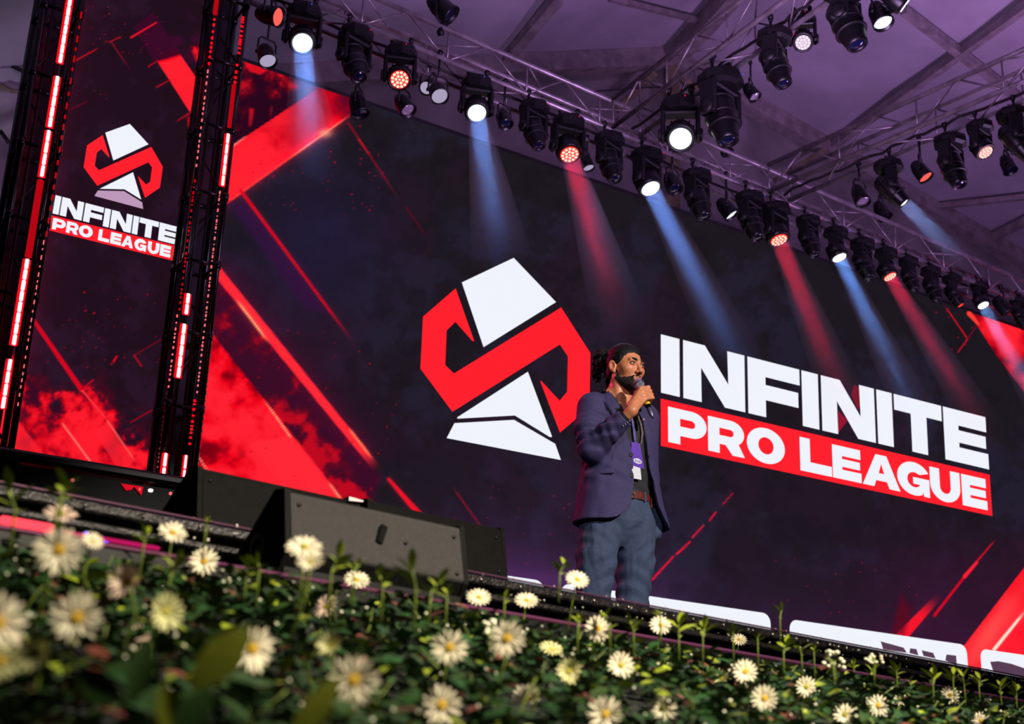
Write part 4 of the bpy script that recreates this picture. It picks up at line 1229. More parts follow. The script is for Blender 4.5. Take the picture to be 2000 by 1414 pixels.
def wedge(label, x, y, z, wd, hgt, dep, front, group):
    """floor monitor; front (the tall audience-facing panel) at -y, the sloping grille at the back"""
    o = stage_pt(x, y, z); t = tag(empty('stage_monitor', tuple(o), SA), label, 'monitor speaker', group)
    w2 = wd / 2
    prof = [(-.02, 0), (-.05, hgt * .30), (-.028, hgt), (.0, hgt + .004), (dep * .93, hgt * .26), (dep * .93, 0)]

    def fr(a, b, d): return (d, a, b)
    q = MB(); q.prism(prof, -w2 + .012, w2 - .012, fr=fr); b_ = q.obj('cabinet', M_cabblk, t); fix_normals(b_.data)
    for s in (-1, 1):
        q = MB(); pf = [(a, b) for a, b in [(-.024, 0), (-.054, hgt * .30), (-.032, hgt + .003), (.002, hgt + .007), (dep * .95, hgt * .27), (dep * .95, 0)]]
        q.prism(pf, s * w2 - .012 * (s > 0), s * w2 + .012 * (s < 0), fr=fr); c = q.obj('side_cheek', M_cabblk, t); fix_normals(c.data)
        q = MB(); R = rotm('Y', PI / 2)
        q.lathe([(.026, 0), (.026, .002), (.02, .0025), (.018, -.004), (0, -.006)], 18, (s * w2, dep * .28, hgt * .42), R if s > 0 else rotm('Y', -PI / 2)); q.obj('handle_cup', M_black, t)
    # audience-facing panel with recess, screws and rounded lower lip
    q = MB(); n = 10
    pts = [(-.051, hgt * .305), (-.0535, hgt * .33), (-.0535, hgt * .36), (-.0335, hgt * .95), (-.031, hgt * .985)]
    for i in range(len(pts) - 1):
        (a, b), (c, d) = pts[i], pts[i + 1]
        q.add([(-w2 + .013, a, b), (w2 - .013, a, b), (w2 - .013, c, d), (-w2 + .013, c, d)], [(0, 1, 2, 3)])
    q.obj('front_panel', front, t)
    q = MB(); q.box((.0, -.046, hgt * .70), (.016, .009, .040), Matrix.Rotation(.3, 3, 'Y'), bev=.003); q.obj('socket', mat('socket_black', (8, 7, 9), .3), t)
    for sx, sz in ((-.43, .86), (.43, .86), (.14, .66), (-.43, .4), (.43, .4)):
        yy = -.0345 - .020 * (1 - (sz - .36) / .59); q = MB(); q.lathe([(.004, 0), (.004, .002), (0, .0025)], 10, (sx * wd, yy, hgt * sz), rotm('X', PI / 2)); q.obj('screw', M_black, t)
    q = MB(); a = Vector((0, .0, hgt + .005)); b = Vector((0, dep * .93, hgt * .26)); c = (a + b) / 2; d = (b - a); q.box(c, (wd - .05, .012, d.length * .9), basis(d, (1, 0, 0))); q.obj('grille', M_grille, t)
    q = MB(); q.box((.0, -.02, .012), (wd * .96, .04, .024)); q.obj('foot_strip', M_black, t)
    return t


wedge('grey-fronted stage monitor standing on the pink-edged ledge, nearest the flowers', -.895, -.155, 1.078, .425, .165, .15, M_cab, 'stage monitors')
wedge('all-black stage monitor on the stage behind the grey one, towards the towers', -.84, .30, DECK, .42, .178, .20, M_cabblk, 'stage monitors')
wedge('all-black stage monitor on the stage peeping out at the right end of the grey one', -.40, .30, DECK, .42, .188, .20, M_cabblk, 'stage monitors')
p = stage_pt(*px_stage(690, 977, .27)); q = MB()
q.add([(-.020, -.012, -.0065), (.020, -.012, -.0025), (.020, .012, -.0025), (-.020, .012, -.0065), (-.020, -.012, .0035), (.020, -.012, .0015), (.020, .012, .0015), (-.020, .012, .0035)],
      [(3, 2, 1, 0), (4, 5, 6, 7), (0, 1, 5, 4), (1, 2, 6, 5), (2, 3, 7, 6), (3, 0, 4, 7)])
o = q.obj('paper_card', mat('paper_white', (236, 232, 244), .7)); o.location = tuple(p); o.rotation_euler = (0, 0, SA); tag(o, 'small white card lying on top of the black monitor behind the grey one', 'card')

# ================================================================== THE SPEAKER
PP = np.array([3.777, 5.18, DECK]); PA = math.radians(-4)
person = tag(empty('person', tuple(PP), PA), 'bearded man with curly hair tied back, navy blazer and slate trousers, speaking into a microphone', 'person')
_c, _s = math.cos(PA), math.sin(PA); PM3 = np.array([[_c, -_s, 0], [_s, _c, 0], [0, 0, 1]])


def ploc(px, py, ly):
    """pixel to the point of the speaker's own frame lying at depth ly"""
    n = PM3 @ np.array([0, 1, 0]); return (at_plane(px, py, PP + n * ly, n) - PP) @ PM3


M_skin = mat('skin', (218, 136, 94), .42, noise=.05, scale=60, bump=.06, bscale=400)
M_hair = mat('hair_black', (15, 11, 10), .62, noise=.3, scale=90, bump=.35, bscale=220, stretch=(1, .2, 1), spec=.3)
M_beard = mat('beard', (30, 20, 16), .85, noise=.35, scale=200, bump=.6, bscale=500)
M_blaz = mat('blazer', (58, 50, 92), .8, noise=.06, scale=120, bump=.10, bscale=700)
M_blaz2 = mat('blazer_dark', (30, 27, 46), .8)
M_lining = mat('lining', (20, 18, 30), .5)
M_trou = mat('trousers', (60, 73, 100), .85, noise=.05, scale=90, bump=.10, bscale=800)
M_shirt = mat('shirt', (40, 39, 42), .8, noise=.08, scale=40)
M_shirt2 = mat('shirt_collar', (22, 22, 26), .7)

HC = np.array([.012, -.014, 1.652]); HY = math.radians(11)
RH = np.array(Matrix.Rotation(HY, 3, 'Z') @ Matrix.Rotation(math.radians(3), 3, 'X'))


def hp(x, y, z): return HC + RH @ np.array([x, y, z])


# ------------------------------------------------ microphone axis and gripping hand
MB0 = np.array([-.004, -.158, 1.531])                 # centre of the ball grille
MT0 = ploc(1268, 799, -.205)
MAX = (MT0 - MB0); MLEN = np.linalg.norm(MAX); MAX = MAX / MLEN
toc = (CAM - PP) @ PM3 - np.array([0, -.17, 1.47]); toc = toc / np.linalg.norm(toc)
E1 = toc - MAX * (toc @ MAX); E1 /= np.linalg.norm(E1)      # towards the camera side
E2 = np.cross(E1, MAX); E2 = E2 if (E2 @ np.array([1, 0, 0])) > 0 else -E2


def mic_at(s, ang, r): return MB0 + MAX * s + E1 * (math.cos(math.radians(ang)) * r) + E2 * (math.sin(math.radians(ang)) * r)


WR = np.array([-.088, -.232, 1.362])                  # right wrist
EL = np.array([-.198, -.058, 1.195]); SH = np.array([-.155, .008, 1.425])
EL2 = np.array([.178, .085, 1.175]); WR2 = np.array([.186, .045, .965]); SH2 = np.array([.165, .02, 1.430])

B = Field((-.36, -.36, -.01), (.36, .22, 1.80), .0036)
B.ell((0, .015, 1.25), (.150, .09, .25), .03); B.ell((0, .02, .97), (.145, .095, .13), .04)
B.cap((-.15, .015, 1.425), (.15, .015, 1.425), .05, .05, .03)
for s, k in ((-1, -.135), (1, .088)):
    B.chain([(s * .085, .02, .90), (k, .0, .52), (k * 1.02, .035, .09)], [.078, .055, .042], .02)
    B.cap((k, .05, .045), (k * 1.15, -.13, .03), .038, .03, .02)
B.chain([SH, EL, WR], [.046, .038, .0245], .02); B.chain([SH2, EL2, WR2], [.048, .040, .028], .02); B.ell(WR2 + np.array([-.025, -.0, -.06]), (.022, .022, .05), .02)
# neck
B.cap((-.002, .03, 1.43), hp(0, .022, -.06), .060, .056, .025)
for s in (-1, 1):
    B.cap((s * .13, .02, 1.44), (s * .03, .03, 1.52), .035, .036, .03)
    B.cap(hp(s * .052, .012, -.05), np.array([s * .016 - .01, -.036, 1.44]), .012, .010, .03)   # neck muscles
# head
he = lambda c, r, k=.012, mode='u': B.ell(hp(*c), r, k, mode, RH)
he((0, .018, .040), (.073, .094, .080), .02)
he((0, -.022, -.020), (.063, .070, .085), .02)
he((0, -.030, -.070), (.050, .056, .042), .02)
he((0, -.074, -.096), (.020, .018, .016), .015)
B.cap(hp(-.050, .0, -.065), hp(-.018, -.074, -.098), .016, .013, .015); B.cap(hp(.050, .0, -.065), hp(.018, -.074, -.098), .016, .013, .015)
B.cap(hp(-.036, -.076, .022), hp(-.008, -.087, .018), .010, .010, .010); B.cap(hp(.036, -.076, .022), hp(.008, -.087, .018), .010, .010, .010)
for s in (-1, 1):
    he((s * .040, -.056, -.020), (.024, .024, .020), .03)
    he((s * .031, -.096, .003), (.016, .013, .009), .010, 's')
B.cap(hp(0, -.085, .014), hp(0, -.108, -.030), .0080, .0115, .009)
he((0, -.111, -.035), (.0115, .010, .0095), .006)
for s in (-1, 1): he((s * .013, -.097, -.039), (.0085, .011, .0075), .005); he((s * .008, -.108, -.048), (.004, .005, .004), .003, 's')
B.cap(hp(-.018, -.086, -.064), hp(.018, -.086, -.064), .0075, .0075, .005); B.cap(hp(0, -.092, -.063), hp(0, -.091, -.066), .007, .007, .006)
B.cap(hp(-.014, -.085, -.076), hp(.014, -.085, -.076), .0075, .0075, .005)
B.cap(hp(-.020, -.095, -.070), hp(.020, -.095, -.070), .0025, .0025, .002, 's')
for s in (-1, 1):      # ears
    R2 = RH @ np.array(Matrix.Rotation(s * -.35, 3, 'Z') @ Matrix.Rotation(-.2, 3, 'X'))
    B.ell(hp(s * .076, .012, -.004), (.008, .020, .032), .004, 'u', R2); B.ell(hp(s * .083, .006, -.002), (.008, .012, .020), .003, 's', R2)
    B.ell(hp(s * .074, .002, -.030), (.008, .009, .010), .006, 'u', R2)
# right hand round the microphone
SJ = [.047, .0672, .0868, .1046]; RJ = [.0099, .0102, .0098, .0088]; LJ = [1.0, 1.05, 1.0, .86]
palm_c = mic_at(.080, -38, .040)
for j in range(4):
    s0 = SJ[j]; L = LJ[j]
    mcp = mic_at(s0 + .002, 2, .041 * (.92 + .08 * L)); pip = mic_at(s0 - .004, 78, .0365 * (.88 + .12 * L)); dip = mic_at(s0 - .004, 150, .0285); tip = mic_at(s0, 212, .0262)
    B.chain([mcp, pip, dip, tip], [RJ[j] * 1.08, RJ[j] * .98, RJ[j] * .90, RJ[j] * .80], .0022)
    B.ell(pip, (RJ[j] * 1.06,) * 3, .003); B.ell(mcp + E1 * .0015, (RJ[j] * 1.18,) * 3, .004)
    B.cap(WR + (palm_c - WR) * .25 + MAX * (j - 1.5) * .008, mcp - E1 * .002, .0135, .0108, .007)
B.cap(WR, palm_c, .0235, .020, .02)
B.cap(WR + (palm_c - WR) * .30 - E2 * .014 - MAX * .012, mic_at(.060, -66, .036), .0165, .0125, .010)
B.chain([mic_at(.060, -66, .036), mic_at(.042, -100, .029), mic_at(.024, -128, .0262)], [.0122, .0105, .0086], .005)
me = B.mesh('body', M_skin); body = link('body', me, person)
del B


def relief(Fd, amp, freq, band=.03, extra=None):
    ix = np.argwhere(np.abs(Fd.F) < band); P = (Fd.lo + Fd.h * ix).astype(np.float32)
    d = amp * noise3(P * np.array(freq, np.float32) + 11.0)
    if extra is not None: d = d + extra(P)
    Fd.F[ix[:, 0], ix[:, 1], ix[:, 2]] += d.astype(np.float32)


# ------------------------------------------------ hair, beard, brows, eyes
Hh = Field((-.14, -.14, 1.50), (.15, .16, 1.80), .003)
hh = lambda c, r, k=.012, mode='u': Hh.ell(hp(*c), r, k, mode, RH)
hh((0, .020, .041), (.0800, .1005, .0875), .02); hh((0, .045, -.025), (.068, .058, .055), .02)
hh((0, .085, .0), (.040, .03, .04), .02)


def face_cut(P):
    q = (P - HC) @ RH
    y, z = q[..., 1], q[..., 2]; x = np.abs(q[..., 0])
    # hairline: high on the brow, down in front of the ear, round behind it to the nape
    line = np.interp(z, [-.13, -.075, -.03, .0, .03, .06, .085, .12], [.07, .055, .012, -.030, -.044, -.060, -.076, -.2]) - .35 * np.clip(.05 - x, 0, .05) * (z > .03)
    return y - line


Hh.put(lambda P: -face_cut(P) + .010 * noise3(((P - HC) * 110).astype(np.float32)), (-.14, -.14, 1.5), (.15, .16, 1.80), .016, 's2')
Hh.put(lambda P: ((P - HC) @ RH)[..., 2] * -1 - .085, (-.14, -.14, 1.5), (.15, .16, 1.8), .006, 'i')
for s in (-1, 1): Hh.ell(hp(s * .082, .008, -.006), (.016, .024, .034), .004, 's', RH)
relief(Hh, .0028, (120, 18, 90), .02); relief(Hh, .0016, (420, 50, 300), .02)
link('hair', Hh.mesh('hair', M_hair), person)
# curls of the bun
Bn = Field((-.24, .0, 1.52), (.08, .24, 1.80), .003); rr = random.Random(5)
bc = np.array([-.026, .137, .060])
for k in range(170):
    while True:
        d = np.array([rr.uniform(-1, 1) for _ in range(3)])
        if .25 < np.linalg.norm(d) < 1: break
    p = bc + d * np.array([.056, .040, .056]); Bn.ell(hp(*p), (.0105 + .004 * rr.random(),) * 3, .003)
for k in range(44):                                     # hanging and stray ringlets
    a = rr.uniform(0, 2 * PI); r = rr.uniform(.6, 1.05); p0 = bc + np.array([.060 * r * math.cos(a), .040 * r * math.sin(a * 1.7), .058 * r * math.sin(a)]); q = p0.copy(); ph = rr.uniform(0, 6)
    down = 1.0 if p0[2] < bc[2] + .02 else .2
    for i in range(5):
        n = q + np.array([.006 * math.sin(ph + i * 1.7), .006 * math.cos(ph + i * 1.7), -.0085 * down + .004 * math.sin(ph * 3 + i)]); Bn.cap(hp(*q), hp(*n), .0055, .0050, .002); q = n
for k in range(16):                                     # curls at the nape below the bun
    p = np.array([rr.uniform(-.03, .03), rr.uniform(.070, .115), rr.uniform(-.075, .01)]); Bn.ell(hp(*p), (.012,) * 3, .004)
Bn.cap(hp(0, .085, .02), hp(0, .115, .035), .030, .030, .01)
relief(Bn, .005, (190, 190, 190), .02)
link('hair_bun', Bn.mesh('hair_bun', M_hair), person); del Bn, Hh

Bd = Field((-.10, -.17, 1.48), (.13, .06, 1.70), .0026)
bd = lambda c, r, k=.012, mode='u': Bd.ell(hp(*c), r, k, mode, RH)
g = .0036
bd((0, -.022, -.020), (.063 + g, .070 + g, .085 + g), .02); bd((0, -.030, -.070), (.050 + g * 1.4, .056 + g * 1.4, .042 + g * 2), .02); bd((0, -.076, -.099), (.022 + g, .019 + g, .018 + g), .015)
for s in (-1, 1):
    Bd.cap(hp(s * .050, .0, -.065), hp(s * .018, -.074, -.098), .016 + g, .014 + g * 1.5, .015); he2 = bd((s * .044, -.060, -.020), (.022 + g * .3, .022 + g * .3, .018), .015)
    Bd.cap(hp(s * .004, -.090, -.056), hp(s * .025, -.080, -.066), .0098, .0080, .006)


def beard_keep(P):
    q = (P - HC) @ RH; x = np.abs(q[..., 0]); y = q[..., 1]; z = q[..., 2]
    top = np.interp(y, [-.12, -.085, -.060, -.03, -.005, .03], [-.052, -.053, -.064, -.056, -.012, .03])
    d1 = z - top + .010 * noise3(((P - HC) * 130).astype(np.float32)); d2 = -.128 - z; d3 = y - .012
    d4 = .0135 - np.sqrt((x * .72) ** 2 + ((z + .071) * 1.9) ** 2 + np.clip(y + .068, 0, 1) ** 2 * 9)     # lips stay free
    return np.maximum(np.maximum(d1 * .8, d2), np.maximum(d3, d4))


Bd.put(beard_keep, (-.10, -.17, 1.48), (.13, .06, 1.70), .012, 's2')
relief(Bd, .0035, (260, 260, 260), .012); relief(Bd, .002, (560, 560, 560), .012)
link('beard', Bd.mesh('beard', M_beard), person); del Bd
q = MB(); pts = lambda s: [hp(s * .011, -.0945, .019), hp(s * .022, -.0925, .0245), hp(s * .034, -.0845, .0265), hp(s * .045, -.0715, .020)]
for s in (-1, 1):
    q.tube(pts(s), [.0036, .0048, .0042, .0018], 8); q2 = MB(); q2.tube(pts(s), [.0045, .0062, .0055, .0022], 8); q2.obj('eyebrow', M_beard, person)
M_eye = mat('eye_white', (206, 198, 192), .15); M_iris = mat('iris', (30, 18, 12), .1); M_lip = mat('lips', (140, 84, 76), .45)
gz = (.35, -.93, 0.0)
for s in (-1, 1):
    c = hp(s * .031, -.0775, .003); q = MB(); q.ball((0, 0, 0), .0118, 16, 12); e = q.obj('eye', M_eye, person); e.location = tuple(c)
    gd = Vector(RH @ np.array([.10, -1, .05])).normalized(); q = MB(); q.ball(tuple(gd * .0078), (.0056, .0056, .0046), 12, 8, basis(gd)); q.obj('iris', M_iris, e)
    # lids
    for up, zo, rr_ in ((1, .0062, .0046), (-1, -.0062, .0036)):
        q = MB(); q.tube([hp(s * .031 + d, -.0868 + 26 * d * d, .003 + zo - up * 26 * d * d) for d in np.linspace(-.0145, .0145, 9)], [rr_ * k_ for k_ in (.4, .8, 1, 1, 1, 1, 1, .8, .4)], 8)
        q.obj('eyelid', mat('lid_up', (84, 48, 34), .6) if up > 0 else mat('lid_low', (164, 98, 66), .5), person)
q = MB(); q.tube([hp(d, -.0925 + 9 * d * d, -.0645 - 6 * d * d) for d in np.linspace(-.018, .018, 7)], [.001, .003, .0036, .0034, .0036, .003, .001], 6); q.tube([hp(d, -.0915 + 10 * d * d, -.0755) for d in np.linspace(-.015, .015, 7)], [.001, .0036, .0046, .0048, .0046, .0036, .001], 6); q.obj('lips', M_lip, person)
q = MB(); q.lathe([(.0105, -.004), (.0125, -.004), (.0125, .004), (.0105, .004)], 16, mic_at(.0945, 112, .040) , basis(np.cross(MAX, E1)))

# ------------------------------------------------ trousers
def loft(z, zs, vals): return np.interp(z, zs, vals)


def loft_sdf(zs, rx, ry, cx, cy, n=2.3):
    def fn(P):
        z = P[..., 2]; a = loft(z, zs, rx); b = loft(z, zs, ry); x = (P[..., 0] - loft(z, zs, cx)); y = (P[..., 1] - loft(z, zs, cy))
        k = (np.abs(x / a) ** n + np.abs(y / b) ** n) ** (1 / n)
        d = (k - 1) * np.minimum(a, b)
        return np.maximum(d, np.maximum(zs[0] - z, z - zs[-1]))
    return fn


T = Field((-.30, -.22, .04), (.30, .20, 1.04), .0042)
T.put(loft_sdf([.76, .82, .88, .95, 1.02], [.085, .140, .170, .162, .154], [.05, .095, .118, .113, .106], [-.01] * 5, [.012, .012, .012, .01, .008]), (-.19, -.13, .76), (.19, .14, 1.02), .03)
T.chain([(-.092, .012, .90), (-.128, -.002, .70), (-.148, -.004, .50), (-.150, .03, .06)], [.106, .094, .077, .070], .014)
T.chain([(.082, .012, .90), (.085, .004, .70), (.066, .002, .50), (.066, .035, .06)], [.104, .088, .076, .070], .012)
T.cap((.19, -.01, .93), (.195, -.01, .86), .045, .03, .03)           # hand in the pocket


def folds(P):
    x, y, z = P[:, 0], P[:, 1], P[:, 2]; w1 = np.exp(-((z - .80) / .07) ** 2)
    d = .0022 * w1 * np.sin(95 * (z - .9 * np.abs(x + .015) * .8) + 6 * y)
    sx = np.where(x < -.03, -1, 1); kx = np.where(sx < 0, -.14, .075)
    d += .0048 * np.exp(-((z - .60) / .12) ** 2) * np.sin(80 * z + sx * 45 * (x - kx) + 20 * y)
    d += .0042 * np.exp(-((z - .74) / .09) ** 2) * np.sin(60 * z - sx * 70 * (x - kx)) * (sx > 0)
    d += .003 * np.exp(-((z - .93) / .05) ** 2) * np.sin(70 * x + 30 * z) * (y < 0)
    return d


relief(T, .010, (26, 26, 11), .03, folds); relief(T, .004, (70, 70, 24), .03)
trou = link('trousers', T.mesh('trousers', M_trou), person); del T
# fly seam, pocket edge, belt loops
zz = np.linspace(.86, .985, 9)


def strip(name, a, b_, th, m, parent, n=None):
    """thin cloth strip between two 3-D curves"""
    a = [Vector(p) for p in a]; b_ = [Vector(p) for p in b_]; vs = []; fs = []; k = len(a)
    for i in range(k):
        t = (a[min(i + 1, k - 1)] - a[max(i - 1, 0)]); w_ = (b_[i] - a[i]); nn = t.cross(w_)
        nn = nn.normalized() if nn.length > 1e-9 else Vector((0, -1, 0))
        vs += [a[i] - nn * th / 2, b_[i] - nn * th / 2, b_[i] + nn * th / 2, a[i] + nn * th / 2]
    for i in range(k - 1):
        for j in range(4): q_ = (j + 1) % 4; fs.append((i * 4 + j, i * 4 + q_, i * 4 + 4 + q_, i * 4 + 4 + j))
    fs += [(3, 2, 1, 0), tuple(range(4 * k - 4, 4 * k))]
    me = fix_normals(mesh(name, [tuple(v) for v in vs], fs, m)); return link(name, me, parent)


M_belt = mat('belt_leather', (96, 40, 34), .4, noise=.2, scale=60)
vs = []; fs = []; n = 64
for i in range(n):
    g_ = 2 * PI * i / n; cx, sx = math.cos(g_), math.sin(g_); e_ = 2 / 2.3
    x = math.copysign(abs(cx) ** e_, cx); y = math.copysign(abs(sx) ** e_, sx)
    for r, z in ((.001, .985), (.0065, .984), (.0065, 1.021), (.001, 1.020)): vs.append((-.01 + (.157 + r) * x, .009 + (.109 + r) * y, z))
for i in range(n):
    for j in range(4): fs.append((i * 4 + j, ((i + 1) % n) * 4 + j, ((i + 1) % n) * 4 + (j + 1) % 4, i * 4 + (j + 1) % 4))
belt = link('belt', fix_normals(mesh('belt', vs, fs, M_belt)), person)
q = MB()
for a_, b2 in (((-.024, -.107, .982), (-.024, -.107, 1.024)), ((.008, -.107, .982), (.008, -.107, 1.024)), ((-.024, -.107, 1.022), (.008, -.107, 1.022)), ((-.024, -.107, .984), (.008, -.107, .984))): q.tube([a_, b2], .0028, 6)
q.tube([(-.024, -.1085, 1.003), (.006, -.111, 1.003)], .0022, 6); q.obj('buckle', mat('buckle_metal', (190, 176, 150), .25, .9), belt)
for x in (.075, -.10):
    yb = .009 - (.115 + .0005) * (1 - abs((x + .01) / .163) ** 2.3) ** (1 / 2.3); q = MB(); q.box((x, yb - .003, 1.002), (.011, .004, .048), bev=.0015); q.obj('belt_loop', M_trou, person)
for s, k in ((-1, -.150), (1, .066)):                    # shoes, hidden behind the stage edge from the photographer
    q = MB(); q.box((k, -.03, .012), (.095, .29, .024), bev=.01); q.ball((k, -.075, .045), (.048, .10, .042), 14, 10); q.ball((k, .045, .055), (.045, .065, .055), 14, 10); q.obj('shoe', mat('shoe_leather', (26, 20, 18), .35), person)

# ------------------------------------------------ shirt
Sh = Field((-.24, -.20, .99), (.24, .16, 1.56), .0042)
Sh.put(loft_sdf([.995, 1.05, 1.2, 1.32, 1.40, 1.46, 1.50], [.150, .158, .168, .172, .168, .125, .080], [.104, .110, .116, .118, .108, .090, .075], [-.01] * 7, [.008, .008, .006, .004, .006, .015, .02]), (-.18, -.14, .995), (.18, .14, 1.50), .02)
Sh.cap((-.13, .01, 1.435), (.13, .01, 1.435), .045, .045, .03)


def vcut(P):
    x, y, z = P[..., 0] + .030, P[..., 1], P[..., 2]
    return np.maximum(np.abs(x) - np.clip(z - 1.365, -.05, .2) * .36, y + .02)


Sh.put(vcut, (-.14, -.2, 1.34), (.10, .0, 1.56), .004, 's')
Sh.ell((-.004, .0, 1.53), (.066, .085, .075), .004, 's')
relief(Sh, .006, (30, 30, 16), .03, lambda P: .003 * np.exp(-((P[:, 2] - 1.04) / .05) ** 2) * np.sin(110 * P[:, 2] + 40 * P[:, 0]))
shirt = link('shirt', Sh.mesh('shirt', M_shirt), person); del Sh

# ------------------------------------------------ blazer
ZJ = [.80, .862, .95, 1.05, 1.15, 1.25, 1.35, 1.42, 1.47, 1.51]
RXJ = [.254, .246, .226, .206, .190, .190, .196, .188, .145, .105]
RYJ = [.166, .162, .150, .141, .135, .136, .132, .118, .096, .085]
CXJ = [.012, .010, .006, 0, 0, 0, 0, 0, 0, 0]; CYJ = [.008] * 8 + [.018, .022]


def build_jacket(grow, arms=True):
    J = Field((-.34, -.34, .82), (.34, .20, 1.57), .0042)
    J.put(loft_sdf(ZJ, [v + grow for v in RXJ], [v + grow for v in RYJ], CXJ, CYJ), (-.26, -.18, .80), (.27, .18, 1.51), .02)
    J.cap((-.142, .01, 1.440), (.135, .01, 1.438), .055 + grow, .055 + grow, .022)
    if not arms: return J
    J.chain([(-.160, .008, 1.428), (-.197, -.022, 1.31), (-.200, -.058, 1.192)], [.072 + grow, .062 + grow, .057 + grow], .025)
    J.chain([(-.200, -.058, 1.192), (-.150, -.148, 1.277), (-.106, -.210, 1.336)], [.060 + grow, .052 + grow, .046 + grow], .018)
    J.chain([(.140, .012, 1.426), (.160, .05, 1.30), (.180, .085, 1.17), (.190, .035, .955)], [.070 + grow, .060 + grow, .055 + grow, .046 + grow], .025)
    return J


def jacket_open(P):
    """positive outside the opening, negative where the front is open"""
    x, y, z = P[..., 0], P[..., 1], P[..., 2]
    xr = np.interp(z, [.82, .858, .875, .905, .95, 1.02, 1.1, 1.19, 1.3, 1.42, 1.5], [-.30, -.17, -.105, -.062, -.030, -.012, -.008, -.014, -.050, -.082, -.075])
    xl = np.interp(z, [.80, .86, .91, .96, 1.05, 1.16, 1.3, 1.42, 1.5], [.26, .235, .180, .140, .118, .082, .056, .034, .034])
    d = np.maximum(xr - x, x - xl)
    return np.maximum(d, y + .030)


def sleeve_folds(P):
    x, y, z = P[:, 0], P[:, 1], P[:, 2]
    e = np.exp(-(((x + .205) / .06) ** 2 + ((z - 1.25) / .075) ** 2)); d = .0100 * e * np.sin(115 * (z + .35 * y) + 25 * x)
    f = np.exp(-(((x + .16) / .06) ** 2 + ((y + .13) / .07) ** 2 + ((z - 1.27) / .06) ** 2)); d += .0065 * f * np.sin(130 * (x - .8 * y) * .8 + 40 * z)
    s = np.exp(-(((x + .17) / .05) ** 2 + ((z - 1.37) / .03) ** 2)) * (y < 0); d += .004 * s * np.sin(120 * z + 30 * x)
    l = np.exp(-(((x - .235) / .05) ** 2 + ((z - 1.15) / .10) ** 2)); d += .004 * l * np.sin(80 * z + 30 * x)
    d += .0035 * np.exp(-((z - 1.10) / .06) ** 2) * np.sin(70 * z + 40 * x) * (y < 0)
    return d


J = build_jacket(0.0); relief(J, .006, (22, 22, 10), .04, sleeve_folds)
FI = J.F.copy(); FT = build_jacket(0.0, False).F
# hollow it out, cut the front, the neck, the hem and the cuff
J.F = np.maximum(J.F, -(FI + .0145))
J.put(jacket_open, (-.34, -.34, .80), (.34, .0, 1.42), .003, 's')
JN = lambda P: np.maximum(np.abs(P[..., 0] + .018) - .062 - (P[..., 2] - 1.40) * .10, np.maximum(P[..., 1] + .02, 1.38 - P[..., 2]))
J.put(JN, (-.15, -.3, 1.38), (.12, .0, 1.57), .003, 's')
J.ell((-.004, .005, 1.545), (.072, .082, .070), .004, 's')
J.put(lambda P: P[..., 2] - (.866 + .035 * np.clip(P[..., 0] - .05, 0, 1)), (-.34, -.34, .80), (.34, .2, .89), .003, 's')
cd = np.array([.106, -.152, .144]); cd = np.array([-.106, -.210, 1.336]) - np.array([-.212, -.058, 1.192]); cd /= np.linalg.norm(cd); cp = np.array([-.110, -.204, 1.331])
J.put(lambda P: np.maximum(-((P - cp) @ cd), np.linalg.norm(P - cp, axis=-1) - .085), cp - .09, cp + .09, .002, 's')
J.put(lambda P: np.maximum(np.linalg.norm(P - np.array([.190, .035, .955]), axis=-1) - .06, P[..., 2] - .955), (.12, -.03, .87), (.26, .10, .96), .002, 's')
jk = link('blazer', J.mesh('blazer', M_blaz), person)


def jf(P, FI):
    """trilinear sample of the blazer's outer distance"""
    q = (np.asarray(P, float) - J.lo) / J.h; q = np.clip(q, 0, np.array(J.F.shape) - 1.001); i = np.floor(q).astype(int); f = q - i; o = 0
    for a in (0, 1):
        for b_ in (0, 1):
            for c in (0, 1):
                o = o + (f[0] if a else 1 - f[0]) * (f[1] if b_ else 1 - f[1]) * (f[2] if c else 1 - f[2]) * FI[i[0] + a, i[1] + b_, i[2] + c]
    return o


def hit(px, py, lift=.0, want_t=False, last=None, FF=None):
    """where the view ray of a pixel meets the outside of the blazer"""
    o = (CAM - PP) @ PM3; d = (ray(px, py)) @ PM3; d = d / np.linalg.norm(d); t = 5.6; r = None
    for k in range(700):
        p = o + d * t
        if all(J.lo + .01 < p) and all(p < J.lo + J.h * (np.array(J.F.shape) - 2)) and jf(p, FT if FF is None else FF) < lift: r = p; break
        t += .0025
    if last is not None and (r is None or abs(t - last) > .03): r = o + d * last; t = last
    return (r, t) if want_t else r


